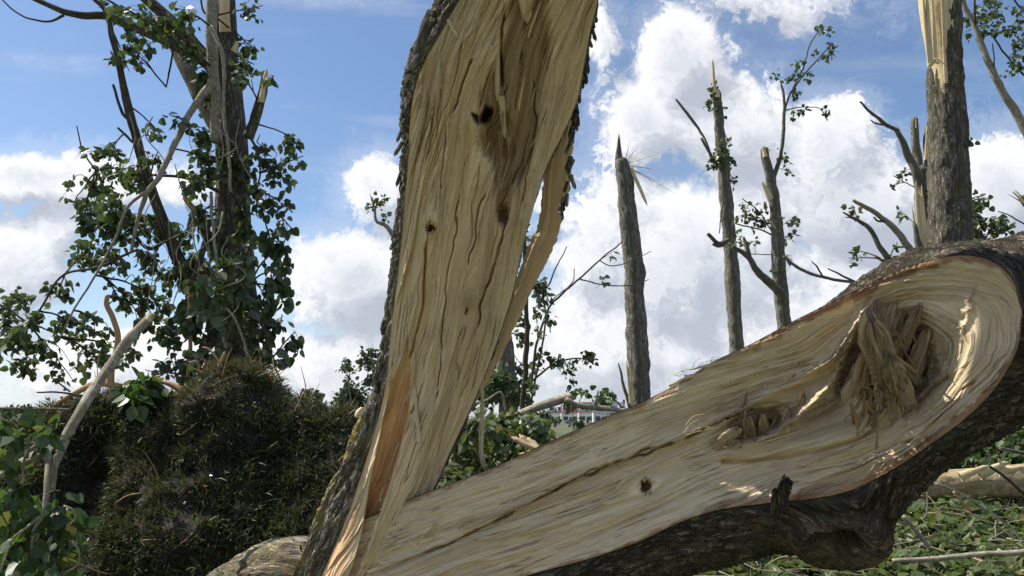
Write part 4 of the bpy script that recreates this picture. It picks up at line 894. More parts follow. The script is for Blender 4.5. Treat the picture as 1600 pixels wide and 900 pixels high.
# ---- trees across the clearing
def simple_tree(name, label, d, trunk, limbs=(), clusters=(), top=(0, 0, 0, 0), ls=.075, m=BARK_FAR, leaf=LEAF_DARK, cat_='broken tree', group=None, fresh=(), ns=20, zr=.4, twm=BARK_TWIG, twr=.005):
    r = empty(name, foot(trunk, d), label, cat_, group)
    P = [stem('trunk', r, grounded(trunk, d), d, m, ns, .14, seg=120, rf=6, wob=.02)]
    for l in limbs:
        P.append(stem('branch', r, l, d, m if l[0][2] > 2.2 else twm, 8, .12, wob=.015))
    if top[3]: broken(r, *top[:3], d, top[3], top[4])
    if fresh:
        M = Mesher()
        for (a, b, w) in fresh: shard(M, at(*a, d-(w*.8+(10 if w > 2.7 else 3))*d/FPX), at(*b, d-(w*.8+(8 if w > 2.7 else 2))*d/FPX), w*d/FPX, w*.35*d/FPX, a[0]*.71 % 40, 9, .5, 16)
        build_each(M, 'torn_wood', FRESH, r)
    if clusters: foliage(r, P, clusters, d, ls, leaf, BARK_TWIG, zr, twr=twr)
    return r
G1 = 'snapped trees across the clearing'
rt = simple_tree('snapped_tree', 'branchless dark trunk snapped to a sharp point, thin splinters fanning from its top', 13,
    [(1000, 640, 17.5), (997, 560, 17), (993, 480, 16), (988, 400, 15.5), (983, 350, 14.5), (978, 300, 13), (973, 265, 12), (971, 250, 9)], group=G1, top=(974, 262, 10, 0, 0))
M = Mesher(); shard(M, at(967, 262, 13), at(967, 209, 13), 6.5*13/FPX, 1.2*13/FPX, 2., 8, .7, 14); shard(M, at(976, 285, 13), at(979, 262, 13), 7*13/FPX, 5*13/FPX, 5., 8, .7, 14); M.build('pointed_tip', BARK_FAR, rt)
M = Mesher(); shard(M, at(986, 262, 12.9), at(1011, 320, 12.8), 2.6*13/FPX, 2.6*13/FPX, 2., 7, .5, 12)
for (x, y) in [(1032, 238), (1034, 266), (1054, 302), (1008, 232), (998, 226), (1006, 240), (985, 218), (1040, 290), (992, 240)]:
    shard(M, at(975, 258, 13), at(x, y, 13+RNG.normal()*.2), .7*13/FPX, .25*13/FPX, x*.1, 4, .6, 6)
build_each(M, 'splinter', FRESH, rt)
simple_tree('snapped_tree', 'slim tree with a tall cream spike on top and dark leaf tufts on its trunk', 18,
    [(1152, 560, 11.5), (1148, 500, 11), (1144, 430, 11.5), (1140, 380, 10), (1135, 320, 10), (1130, 260, 9), (1124, 200, 7.5), (1120, 150, 6.5), (1117, 138, 4)],
    [[(1112, 250, 2.3), (1100, 215, 2, .2), (1075, 180, 2.4, .3), (1056, 155, 1.6, .3)], [(1118, 255, 2.3), (1105, 232, 2.3), (1096, 216, 1.8)], [(1138, 375, 4, -.2), (1122, 380, 3.4, -.3), (1106, 366, 3, -.4)], [(1136, 378, 3, -.2), (1125, 384, 3, -.3), (1114, 382, 2.2, -.4)],
     [(1126, 240, 1, -.4), (1130, 300, 1, -.4), (1124, 365, .8, -.4)]],
    [(1114, 145, 7, 12, 40), (1110, 160, 6, 8, 16), (1130, 170, 5, 6, 10), (1122, 235, 12, 22, 90), (1140, 250, 10, 18, 60), (1116, 262, 8, 12, 30), (1145, 280, 6, 8, 14), (1140, 220, 6, 5, 12)],
    ls=.10, fresh=[((1117, 145), (1113, 92), 3.6), ((1121, 152), (1122, 138), 4)], group=G1, m=BARK_FAR, zr=.25)
simple_tree('snapped_tree', 'forked thin tree with a leafy curved leader rising beside its snapped stem', 16,
    [(1226, 520, 11), (1222, 480, 11), (1217, 420, 10.5), (1214, 360, 9.5), (1207, 300, 8), (1200, 265, 7), (1194, 232, 6)],
    [[(1208, 280, 4), (1214, 262, 3.4), (1222, 230, 3, -.2), (1225, 180, 2.6, -.2), (1224, 145, 2, -.2), (1220, 130, 1.4, -.2)], [(1225, 175, 1.6, -.2), (1236, 145, 1.4, -.1), (1255, 118, 1.2), (1285, 85, 1), (1300, 68, .8)],
     [(1238, 140, 1.2), (1255, 105, 1), (1268, 65, .9), (1286, 42, .7)], [(1225, 172, .9), (1255, 168, .8), (1280, 170, .7), (1293, 188, .6)],
     [(1224, 465, 8, -.3), (1212, 450, 7.5, -.4), (1195, 435, 6.5, -.5), (1180, 420, 5.5, -.6), (1170, 402, 4.5, -.6), (1145, 385, 3.5, -.7)], [(1174, 410, 4, -.6), (1168, 390, 3.6, -.6), (1161, 371, 2, -.6)],
     [(1218, 375, 2), (1195, 362, 1.3, .1), (1150, 350, 1.1, .2)], [(1205, 360, 1.2), (1185, 330, 1, .2), (1160, 310, .8, .2)], [(1204, 398, .8), (1180, 397, .7, .1), (1160, 394, .6, .2)],
     [(1224, 400, 2.4, -.3), (1250, 420, 2.6, -.4), (1290, 434, 2.6, -.5), (1340, 442, 2.4, -.5)], [(1285, 432, 1.6, -.5), (1275, 415, 1.2, -.5), (1268, 408, .8, -.5)], [(1335, 440, 2, -.5), (1310, 428, 1.4, -.5), (1293, 420, 1, -.5)]],
    [(1285, 48, 14, 12, 26), (1298, 70, 10, 8, 20), (1285, 85, 16, 10, 34), (1245, 98, 10, 8, 16), (1215, 118, 8, 6, 12), (1240, 118, 10, 10, 24), (1258, 115, 12, 8, 22), (1240, 150, 12, 12, 26), (1245, 172, 10, 8, 26), (1222, 250, 14, 12, 26), (1288, 178, 10, 12, 16), (1235, 270, 12, 8, 12), (1175, 322, 26, 16, 60), (1190, 345, 18, 16, 45), (1160, 335, 18, 14, 34), (1238, 342, 20, 14, 34), (1235, 370, 12, 14, 20), (1180, 380, 26, 12, 26), (1155, 375, 16, 12, 18), (1210, 420, 10, 12, 12), (1235, 400, 8, 16, 10)],
    ls=.085, fresh=[((1204, 312), (1190, 283), 5), ((1196, 245), (1192, 228), 4.5), ((1198, 236), (1206, 234), 1.2), ((1168, 398), (1160, 372), 2.6), ((1192, 434), (1172, 404), 3.5)], group=G1, m=BARK_FAR, twr=.0035)
# clump left of the thick trunk
simple_tree('snapped_tree', 'three-pronged shattered tree with cream splinters, just left of the thick trunk', 14,
    [(1446, 420, 13), (1445, 370, 13), (1442, 320, 12), (1440, 285, 11), (1440, 262, 10)],
    [[(1438, 290, 9), (1430, 265, 7, -.1), (1420, 245, 6, -.1), (1408, 218, 4.5, -.2), (1400, 200, 3.2, -.2)], [(1404, 205, 3.4, -.2), (1390, 198, 3, -.2), (1368, 182, 2.4, -.3), (1343, 160, 1.6, -.3)], [(1380, 195, 1.4, -.2), (1368, 193, 1.2, -.2), (1360, 188, .8, -.3)],
     [(1440, 285, 7), (1434, 250, 7, .1), (1430, 220, 6.5, .1), (1429, 185, 5, .1)], [(1445, 285, 8), (1450, 255, 7, .1), (1449, 215, 6, .1), (1450, 195, 4, .1)],
     [(1445, 395, 6, -.3), (1436, 385, 5.5, -.3), (1428, 350, 3, -.3)], [(1430, 293, .9), (1412, 285, .8), (1396, 275, .7)]],
    [(1405, 268, 12, 8, 22), (1395, 290, 8, 8, 6), (1458, 275, 8, 16, 26), (1408, 330, 14, 8, 10), (1456, 300, 6, 16, 16)], ls=.08,
    fresh=[((1438, 400), (1431, 285), 5), ((1447, 400), (1440, 290), 5), ((1453, 395), (1452, 310), 5), ((1436, 395), (1425, 325), 3), ((1447, 250), (1449, 193), 4), ((1431, 200), (1431, 171), 1), ((1455, 392), (1458, 330), 4), ((1445, 395), (1437, 300), 6), ((1450, 398), (1449, 330), 5)], group=G1, m=BARK_FAR)
# the thick trunk
DK = 9.
tk = [(1487, 430, 31), (1486, 380, 30.5), (1483, 300, 29.5), (1480, 200, 27.5), (1477, 140, 25.5), (1475, 90, 24), (1474, 40, 25), (1474, -50, 27)]
r9 = empty('snapped_tree', foot(tk, DK), 'thickest standing trunk behind the rounded scoop, bark stripped to smooth cream wood up high', 'broken tree', G1)
lst = grounded(tk, DK); P9, R9 = pts(lst, DK)
zc = P9[:, 2]; ztop, zb = zc[-1], zc[0]; zjag = at(1478, 140, DK)[2]; zn = at(1452, 105, DK)[2]
def cutf(i, a):
    z = zb+(ztop-zb)*i*1.0
    lim = zjag + .10*np.sin(a*5+1)+.07*np.sin(a*11)+.06*np.sin(a*23)
    lim = np.where(np.abs(a-4.55) < .45, zn+.04*np.sin(a*17), lim)
    keep_back = (a < 1.75) | (a > 5.7)     # bark left standing on the right and behind
    return (z > lim) & ~keep_back
v, f, uv = tube(P9, R9, ns=90, seg=380, rough=.10, rf=7, cut=cutf, seed=4.); mesh_obj('trunk', v, f, BARK, r9, True, uv)
v, f, uv = tube(at([1479, 1477, 1474, 1469, 1467, 1466], [230, 150, 100, 40, 0, -50], np.full(6, DK)), np.array([23.5, 23, 22, 26, 29, 31])*DK/FPX, ns=60, seg=160, rough=.05, rf=3, seed=9.); mesh_obj('bared_wood', v, f, FRESH, r9, True, uv, {'brown': np.zeros(len(v)), 'rim': np.zeros(len(v))})
M = Mesher()
for (a, b, w) in [((1452, 105), (1440, -30), 3), ((1455, 100), (1446, -30), 4), ((1478, 130), (1470, -30), 3), ((1462, 90), (1455, -20), 3), ((1452, 103), (1462, 92), 4), ((1458, 96), (1468, 99), 3), ((1463, 92), (1477, 101), 1.5)]:
    shard(M, at(*a, DK-.20), at(*b, DK-.21), w*DK/FPX, w*.5*DK/FPX, a[0]*.3+b[0], 8, .5, 18)
build_each(M, 'torn_wood', FRESH, r9)
foliage(r9, [P9], [(1512, 218, 5, 5, 12), (1508, 300, 5, 4, 4)], DK-.1, .06, LEAF_DARK, BARK_TWIG, .1)
# right edge trees
simple_tree('leaning_tree', 'pale stem curving up across the top right corner with loose leafy twigs', 11,
    [(1665, 420, 11), (1650, 350, 10), (1634, 290, 9), (1612, 225, 7.5), (1590, 180, 6.5), (1565, 140, 5.5), (1545, 100, 4.8), (1530, 60, 4.2), (1518, 30, 3.6), (1500, -10, 3)],
    [[(1524, 45, 2), (1522, 15, 1.6, -.1), (1525, -15, 1.4, -.2)], [(1553, 118, 1.1), (1552, 90, 1, -.1), (1551, 68, .8, -.2)], [(1640, 140, 2), (1600, 118, 1.6, .1), (1575, 90, 1.4, .2), (1548, 55, 1.2, .2), (1535, 60, 1, .2)], [(1640, 60, 1.6), (1600, 20, 1.4), (1580, -6, 1.2)]],
    [(1530, 25, 22, 26, 60), (1550, 8, 26, 16, 60), (1555, 30, 26, 18, 60), (1580, 50, 24, 20, 55), (1592, 80, 20, 20, 50), (1580, 90, 22, 16, 40), (1600, 15, 20, 18, 40), (1510, 35, 10, 14, 16), (1592, 108, 18, 12, 22), (1545, 45, 14, 12, 20), (1600, 45, 16, 22, 40), (1508, 50, 6, 10, 8)], ls=.062, m=BARK_PALE, cat_='tree', twr=.003)
simple_tree('snapped_tree', 'low leaning stem behind the thick trunk on its right, dark round leaves about it', 12,
    [(1545, 400, 6), (1530, 370, 6), (1518, 340, 5.5), (1512, 318, 4)], [[(1600, 350, 1.2), (1575, 335, 1), (1560, 330, .7)]],
    [(1530, 310, 20, 14, 50), (1525, 335, 18, 14, 50), (1545, 345, 26, 16, 80), (1560, 360, 20, 12, 45), (1535, 365, 18, 12, 45), (1550, 378, 20, 10, 30), (1515, 355, 10, 22, 40)], ls=.085, group=G1, m=BARK_FAR)
simple_tree('snapped_tree', 'splintered stub poking in at the right picture edge above the fallen trunk', 12,
    [(1660, 420, 9), (1630, 345, 8), (1610, 325, 7), (1596, 310, 5)], fresh=[((1604, 320), (1581, 299), 3), ((1600, 318), (1574, 303), 1.2), ((1608, 318), (1585, 297), 2)], group=G1, m=BARK_FAR)
# stubs behind the fallen half
simple_tree('bare_stub', 'bent bare brown stem leaning left behind the rim of the scoop', 10, [(1440, 560, 7), (1432, 410, 5.5), (1424, 392, 5.5), (1405, 365, 5), (1380, 342, 4), (1352, 325, 3.4), (1333, 313, 2.4)], [[(1385, 345, 2), (1372, 345, 1.6), (1365, 340, 1.2)]], m=BARK_PALE, cat_='broken stem', zr=.1)
simple_tree('bare_stub', 'dark forked stem rising behind the scoop, short cream break on its left', 9.5, [(1420, 560, 7), (1395, 425, 4.5), (1388, 408, 5), (1372, 385, 4.2), (1358, 357, 3.5), (1340, 345, 2.6), (1318, 332, 1.2)], [[(1340, 345, 1.3), (1330, 340, 1), (1322, 340, .7)], [(1392, 412, 2.2, -.1), (1376, 404, 2, -.2)]],
    [(1333, 325, 7, 8, 14), (1345, 393, 9, 6, 14), (1336, 404, 7, 8, 10), (1398, 384, 7, 7, 12)], fresh=[((1385, 412), (1365, 400), 3)], m=BARK_FAR, cat_='broken stem', ls=.06)
# behind the slab
simple_tree('snapped_tree', 'broad ivy-dark trunk seen just right of the slab, thick dark foliage at its foot', 15, [(795, 660, 15), (793, 600, 14.5), (788, 540, 13.5), (782, 480, 13), (772, 400, 12), (765, 340, 11)], [], 
    [(770, 560, 26, 22, 160), (775, 600, 30, 24, 200), (760, 620, 24, 20, 120), (815, 600, 12, 18, 50), (815, 570, 8, 14, 26), (775, 530, 12, 12, 40), (805, 622, 18, 14, 60)], ls=.12, group=G1, m=BARK_FAR, zr=.7)
simple_tree('young_tree', 'thin leafy young tree just right of the slab, long bare twigs slanting to the right', 12, [(816, 640, 4.5), (820, 590, 4.2), (823, 520, 4), (822, 460, 3.4), (820, 400, 3), (818, 372, 2.4), (822, 350, 1.8)],
    [[(830, 600, 2, -.1), (838, 540, 2, -.1), (850, 500, 1.8), (866, 470, 1.6), (900, 440, 1.5), (935, 408, 1.3), (972, 378, 1)], [(905, 436, 1.1), (940, 445, 1), (980, 446, .9), (1013, 437, .6)], [(938, 408, .9), (955, 415, .8), (980, 410, .7), (1018, 392, .5)],
     [(843, 480, 1.4), (850, 455, 1.3), (860, 440, 1.2), (870, 415, 1), (885, 385, .7)], [(828, 640, 1.6), (842, 565, 1.6), (852, 500, 1.4), (848, 455, 1.2)], [(826, 600, 1.8), (850, 580, 1.6), (880, 562, 1.3), (935, 562, 1)], [(812, 525, 1.3), (795, 521, 1)], [(862, 470, .9), (895, 440, .8), (898, 420, .6)]],
    [(845, 440, 14, 14, 50), (852, 460, 12, 10, 34), (842, 480, 8, 10, 20), (815, 500, 8, 14, 30), (812, 525, 10, 8, 22), (855, 490, 8, 8, 14), (865, 500, 8, 6, 14), (825, 380, 7, 10, 18), (818, 350, 8, 8, 12), (852, 550, 10, 10, 28), (870, 562, 12, 9, 30), (890, 575, 12, 12, 30), (920, 555, 18, 8, 40), (895, 590, 8, 8, 14), (838, 580, 10, 14, 30), (835, 600, 10, 10, 20), (945, 434, 8, 6, 14), (955, 395, 4, 4, 5), (840, 520, 8, 10, 16)], ls=.085, m=BARK_TWIG, cat_='tree', twr=.003)
simple_tree('young_tree', 'small leaning pale stem with a leafy tip at the left edge of the slab', 10, [(690, 560, 5), (650, 420, 4.5), (622, 382, 4.2), (612, 364, 3.8), (600, 350, 3), (588, 345, 2.2), (584, 325, 1.6)], [], [(582, 318, 12, 14, 40), (602, 312, 6, 8, 14), (606, 337, 8, 6, 14)], ls=.055, m=BARK_PALE, cat_='tree', zr=.15, twr=.003)
simple_tree('low_branch', 'sharp grey and cream splinters at the foot of the pointed trunk', 12.6, [(985, 690, 4), (980, 625, 3), (972, 590, 2), (966, 568, .8)], [], fresh=[((986, 630), (979, 566), 3.5), ((990, 625), (984, 570), 2)], m=BARK_FAR, cat_='broken stem')

# far trees
def far_tree(label, d, trunk, clusters, ls, n='far_tree', zr=1.5, leaf=LEAF_FAR):
    r = empty(n, foot(trunk, d), label, 'tree', 'far trees on the horizon'); P = [stem('trunk', r, grounded(trunk, d), d, BARK_FAR, 8, .1)]
    foliage(r, P, clusters, d, ls, leaf, BARK_TWIG, zr, 'crown', .3, twr=.02, ns=3)
far_tree('airy tall far tree touching the left edge of the leaning slab', 45, [(588, 650, 2), (585, 600, 1.6), (580, 560, 1), (578, 548, .6)], [(578, 550, 16, 10, 90), (570, 565, 16, 14, 110), (590, 575, 14, 16, 110), (572, 595, 16, 14, 90), (588, 605, 14, 12, 60), (586, 625, 12, 10, 40)], .22)
far_tree('sparse little far tree with bare lower stem left of the airy tall one', 48, [(550, 650, 1.2), (545, 600, .9), (540, 570, .6)], [(538, 562, 7, 8, 28), (534, 575, 9, 10, 34), (546, 578, 8, 9, 30), (542, 592, 6, 8, 14)], .2)
far_tree('round dark far bush-like tree low between mound and slab', 55, [(548, 655, 3), (547, 630, 2)], [(545, 612, 22, 14, 260), (530, 625, 14, 14, 150), (562, 622, 18, 16, 220), (550, 635, 24, 12, 200)], .26)
far_tree('small rounded far tree just above the mound crest', 60, [(487, 650, 2), (486, 625, 1.5)], [(480, 614, 14, 8, 130), (497, 620, 12, 10, 130), (470, 622, 10, 8, 80)], .28)
far_tree('low dark far tree at the left picture edge', 60, [(20, 660, 3), (20, 645, 2)], [(15, 645, 24, 10, 220), (45, 642, 22, 8, 180), (-15, 648, 20, 10, 120), (70, 648, 14, 7, 90)], .3)
far_tree('grey-green far tree left of the houses', 70, [(850, 668, 2), (850, 655, 2)], [(850, 652, 16, 8, 160), (832, 656, 12, 8, 100), (866, 658, 8, 6, 50)], .3)
far_tree('little far tree in front of the white houses', 60, [(900, 672, 1), (900, 662, .8)], [(900, 660, 5, 7, 50), (908, 665, 5, 5, 40)], .25)
far_tree('far tree right of the slate-roofed house', 120, [(962, 660, 1), (961, 652, .8)], [(960, 650, 8, 7, 110), (972, 652, 8, 6, 80)], .4)

# ================================================================== HOUSES
def boxv(x0, x1, y0, y1, z0, z1):
    v = np.array([(x, y, z) for x in (x0, x1) for y in (y0, y1) for z in (z0, z1)], float)
    return v, np.array([[0, 1, 3, 2], [4, 6, 7, 5], [0, 4, 5, 1], [2, 3, 7, 6], [0, 2, 6, 4], [1, 5, 7, 3]])
def house(pxc, w, d, wallm, roofm, label, hh=3.6, rh=3.9, dorm=2):
    c = at(pxc, 660, d); x = c[0]; y = c[1]
    r = empty('terraced_house', (x, y, 0), label, 'house', 'terraced houses far across the field')
    v, f = boxv(x-w/2, x+w/2, y, y+8, 0, hh); mesh_obj('wall', v, f, wallm, r, False)
    v = np.array([(x-w/2-.01, y-.35, hh), (x+w/2+.01, y-.35, hh), (x+w/2+.01, y+4, hh+rh), (x-w/2-.01, y+4, hh+rh), (x-w/2-.01, y+8.35, hh), (x+w/2+.01, y+8.35, hh)]); 
    ro = mesh_obj('roof', v, [np.array([[0, 1, 2, 3], [3, 2, 5, 4]]), np.array([[0, 3, 4], [1, 5, 2]]), np.array([[0, 4, 5, 1]])], roofm, r, False)
    v, f = boxv(x+w*.4, x+w*.4+.7, y+3.6, y+4.4, hh+rh-.8, hh+rh+.9); mesh_obj('chimney', v, f, BRICK, ro, False)
    for k in range(dorm):
        xx = x-w/2+w*(k+.5)/dorm; v, f = boxv(xx-1.0, xx+1.0, y+.5, y+3, hh+.7, hh+2.5); dm = mesh_obj('dormer', v, f, WHITE, r, False)
        v, f = boxv(xx-.7, xx+.7, y+.42, y+.5, hh+1.1, hh+2.2); mesh_obj('dormer_window', v, f, GLASS, dm, False)
        v, f = boxv(xx-.8, xx+.8, y-.06, y, 1.0, 2.4); mesh_obj('window', v, f, GLASS, r, False)
        v, f = boxv(xx+1.3, xx+2.1, y-.06, y, 0.05, 2.2)
        if xx+2.1 < x+w/2: mesh_obj('door', v, f, GLASS, r, False)
house(869, 6.2, 285, WHITE, ROOFG, 'leftmost white terraced house, grey roof, half behind leaves', 3.4, 2.4)
house(891, 6.2, 280, WHITE, ROOFR, 'white terraced house with a brown roof, second from the left of the row', 3.5, 3.0)
house(917, 5.6, 275, WHITE, ROOFR, 'white walled terraced house with tall brown roof, third from the left', 3.6, 3.8)
house(941, 6.0, 270, WHITE, ROOFG, 'terraced house with dark slate roof and white dormers, right of the brown roofs', 3.6, 4.0)
house(966, 5.6, 270, WHITE, ROOFG, 'rightmost terraced house, slate grey roof, beside the fallen trunk rim', 3.6, 3.6)
def car(pxc, m, label):
    c = at(pxc, 662, 250); x, y = c[0], c[1]; r = empty('parked_car', (x, y, 0), label, 'car', 'cars parked before the houses')
    pr = [(-2.1, .35), (-2.1, .85), (-1.3, .95), (-.7, 1.42), (.8, 1.42), (1.4, .95), (2.1, .8), (2.1, .35)]
    v = np.array([(x+a, y+s, b) for s in (0, 1.7) for a, b in pr]); n = len(pr); fs = [np.array([list(range(n))]), np.array([list(range(2*n-1, n-1, -1))]), np.array([[k, k+n, (k+1) % n+n, (k+1) % n] for k in range(n)])]
    mesh_obj('body', v, fs, m, r, False)
    v, f = boxv(x-.95, x+.95, y-.03, y, .98, 1.34); mesh_obj('window', v, f, GLASS, r, False)
    for wx_ in (-1.3, 1.3):
        v, f, uv = tube(np.array([(x+wx_, y-.05, .35), (x+wx_, y+.2, .35)]), np.array([.34, .34]), 12, 3); mesh_obj('wheel', v, f, RUB, r, False)
car(868, CARW, 'white car parked in front of the leftmost white house'); car(893, CARB, 'grey-blue car parked in front of the second white house')

# ================================================================== FALLEN STUFF IN THE MIDDLE
def branch_thing(name, label, lists, d, m, clusters=(), ls=.07, cat_='branch', group=None, leaf=LEAF, fresh=(), zr=.3, ns=14, rough=.12, droop=.6, twr=.004):
    p0 = at(lists[0][0][0], lists[0][0][1], d); r = empty(name, p0, label, cat_, group)
    P = []
    for k, l in enumerate(lists):
        P.append(stem('stem' if k == 0 else 'side_branch', r, l, d, m, ns if k == 0 else 8, rough, wob=.008))
    if fresh:
        M = Mesher()
        for (a, b, w) in fresh: shard(M, at(*a, d-.01), at(*b, d-.02), w*d/FPX, w*.4*d/FPX, a[0]*.71 % 40, 9, .5, 14)
        build_each(M, 'torn_end', FRESH, r)
    if clusters: foliage(r, P, clusters, d, ls, leaf, BARK_TWIG, zr, droop=droop, twr=twr)
    return r
branch_thing('fallen_branch', 'pale smooth broken branch lying level above the leaf heap, forking to the right', [[(790, 660, 6.5, .1), (830, 640, 6.5), (860, 630, 6.8), (885, 622, 7), (899, 618, 6)], [(884, 624, 4.5, -.1), (900, 632, 4.5, -.1), (930, 636, 4.2, -.1), (975, 642, 3.8, -.1), (1020, 650, 3.5, 0)]], 6.5, BARK_PALE,
    [(935, 615, 12, 8, 26), (915, 612, 10, 6, 16), (955, 618, 12, 7, 20), (890, 628, 8, 5, 12)], .05, fresh=[((893, 619), (903, 614), 4)])
branch_thing('fallen_bough', 'heap of bright green poplar leaves behind the log just right of the slab', [[(735, 800, 7), (765, 740, 6), (790, 700, 5), (830, 660, 4)], [(765, 740, 4), (740, 690, 3), (720, 640, 2)], [(790, 700, 4), (830, 690, 3), (855, 680, 2)]], 4.8, BARK_PALE,
    [(730, 720, 45, 30, 240), (710, 745, 34, 22, 150), (760, 700, 50, 35, 300), (800, 690, 45, 35, 280), (785, 660, 45, 24, 220), (830, 665, 34, 24, 170), (835, 700, 24, 18, 110), (745, 665, 30, 22, 120), (770, 735, 40, 20, 160), (720, 690, 28, 26, 110), (810, 645, 28, 12, 80), (700, 770, 30, 20, 80), (690, 800, 40, 30, 80), (835, 672, 16, 12, 50)], .058, leaf=LEAF_BRIGHT, zr=.55, cat_='fallen branch', droop=1.0)
M = Mesher()
for (a, b, w) in [((838, 702), (800, 684), 5), ((835, 704), (812, 680), 4.5), ((842, 704), (824, 684), 5), ((845, 706), (832, 688), 4), ((812, 712), (836, 706), 5)]: shard(M, at(*a, 2.95), at(*b, 2.98), w*2.9/FPX, w*.8*2.9/FPX, a[0]*.3+b[1], 9, .55, 16)
tag(M.build('wood_splinter', FRESH), 'bright cream splintered tuft on the fallen trunk rim before the leaf heap', 'splinter')
branch_thing('dead_twig', 'thin crooked pale twig standing among leaves right behind the slab edge', [[(790, 642, 1.8), (787, 620, 1.8), (782, 612, 1.8), (760, 625, 1.6), (735, 632, 1.3)], [(786, 618, 1.4), (790, 632, 1.3), (794, 646, 1)]], 5.2, BARK_PALE, cat_='twig')

# ================================================================== LEFT FOREGROUND
branch_thing('hanging_branch', 'pale snapped branch slanting down at lower left with big leaves, tip pointing up right', [[(236, 494, 6.2, .5), (205, 527, 7.5, .4), (180, 562, 7, .35), (152, 603, 7.4, .25), (128, 642, 7.6, .15), (102, 690, 7, .1), (84, 730, 6, .05), (72, 775, 5.2), (58, 830, 5.2), (28, 890, 5.5), (-10, 940, 6)],
     [(96, 690, 6, .1), (60, 712, 5.2, .05), (30, 727, 4.8), (-20, 752, 4.6)], [(76, 705, 4.5, .05), (72, 750, 4, -.05), (68, 800, 3.4, -.1), (52, 835, 3, -.1), (50, 880, 3, -.1), (58, 910, 2.5, -.1)],
     [(75, 690, 2.4, 0), (52, 697, 2.2, -.1), (38, 715, 2.2, -.1), (34, 755, 1.8, -.1)], [(64, 805, 2.4, -.1), (40, 825, 2, -.2), (18, 845, 2, -.2), (0, 895, 2, -.2)], [(100, 790, 1.6, -.1), (116, 795, 1.6, -.1), (120, 808, 1.6, -.1), (105, 822, 1.4, -.1)],
     [(112, 845, 1.6, -.2), (122, 862, 1.5, -.2), (118, 885, 1.4, -.2), (80, 898, 1.4, -.2)], [(80, 840, 2, -.1), (76, 880, 1.8, -.1), (66, 905, 1.5, -.1)], [(88, 710, 3, 0), (85, 760, 2.4, 0), (86, 775, 2, 0)]], 3.0, BARK_PALE,
    [(25, 665, 34, 18, 22), (75, 655, 30, 16, 18), (10, 690, 26, 20, 16), (60, 680, 22, 14, 12), (20, 770, 30, 30, 34), (10, 810, 28, 34, 38), (60, 775, 24, 26, 24), (100, 800, 22, 22, 22), (115, 850, 20, 26, 24), (30, 850, 36, 34, 36), (80, 870, 30, 26, 24), (5, 880, 25, 25, 24), (75, 800, 22, 26, 20), (90, 770, 12, 16, 8)], .062, leaf=LEAF, cat_='fallen branch', zr=.22, fresh=[((233, 500), (239, 489), 5)], droop=1.1, ns=20, twr=.0028)
branch_thing('peeled_branch', 'orange-brown peeled crooked stick standing on the mound beside the pale branch', [[(172, 605, 5.5), (176, 575, 5), (183, 545, 4.8), (184, 520, 4.5), (176, 495, 4.2), (167, 475, 4), (168, 462, 3.5)]], 5.0, PEEL, cat_='branch')
branch_thing('peeled_branch', 'orange peeled roots crossing at the notch in the mound crest', [[(300, 632, 7), (285, 612, 6), (265, 600, 4), (250, 596, 2.5)], [(298, 630, 6), (315, 608, 5), (335, 590, 4.5), (345, 565, 3), (350, 550, 2)], [(335, 590, 3), (348, 580, 2), (325, 545, 1.5), (316, 542, 1)], [(300, 620, 2.5), (310, 590, 1.6), (308, 565, 1.2), (295, 565, 1)]], 5.1, PEEL, cat_='branch')
branch_thing('peeled_branch', 'bleached orange stick lying along the mound crest beneath the hanging leaves', [[(84, 634, 3), (120, 612, 4), (150, 600, 5), (190, 603, 4)], [(140, 604, 3.5), (160, 596, 4), (182, 602, 2.5)]], 5.0, PEEL, cat_='branch')
branch_thing('peeled_branch', 'grey straight thin pole crossing level behind the pale branch at far left', [[(-20, 636, 1.8), (40, 638, 1.9), (112, 641, 1.9)]], 3.6, BARK_FAR, cat_='branch', rough=.05)
branch_thing('dead_twig', 'pair of dark bare twigs poking left over the mound crest', [[(128, 618, 1.6), (90, 612, 1.4), (60, 612, 1.2)], [(110, 612, 1.4), (95, 600, 1.2), (82, 588, .9)]], 4.8, BARK_TWIG, cat_='twig')
branch_thing('leafy_sprig', 'bright green low sprig on the mound crest between the sticks', [[(235, 640, 2.5), (225, 615, 2), (215, 600, 1.5)]], 5.0, BARK_TWIG, [(215, 602, 22, 16, 60), (240, 606, 20, 14, 50), (200, 612, 12, 10, 22)], .08, leaf=LEAF, cat_='sprig', zr=.15)
v, f, uv = tube(at([612-56+2, 561, 566], [652, 645, 638], np.full(3, 4.9)), np.array([.016, .02, .012]), 10, 10, rough=.3)
tag(mesh_obj('root_stub', v, f, FRESH, None, True, uv), 'small cut yellow root end on the mound rim touching the mossy bark', 'root end')

# ================================================================== RIGHT: BRUSH ON THE GROUND
def brush_z(x, y):
    return np.clip(.25+.085*(y-3.2), .2, .75)+.10*fbm(x*.8, y*.8, 3., 3)+.05*fbm(x*3, y*3, 3., 2)
bx, by = np.meshgrid(np.linspace(-.6, 9.5, 90), np.linspace(2.6, 15, 110), indexing='ij')
fade = sstep(bx, -.6, .8)*(1-sstep(by, 12, 15))*(1-sstep(bx, 8, 9.5)); bz = (brush_z(bx, by)+.1)*fade-.1
br_ = mesh_obj('brush_heap', np.stack([bx, by, bz], -1).reshape(-1, 3), grid_faces(90, 110)[:, ::-1], SOIL); tag(br_, 'low ground-covering heap of torn leaves and twigs under the fallen trunk at lower right', 'brush', kind='stuff')
BLM = Mesher(); n = 42000
y = 3.5+9.0*RNG.random(n)**1.25; x = (RNG.random(n)*.75+.08)*y*.98; keep = x < 9; x, y = x[keep], y[keep]; n = len(x)
z = brush_z(x, y)*sstep(x, -.6, .8)+.02+.10*RNG.random(n)*(.5+fbm(x*1.5, y*1.5, 9., 2))
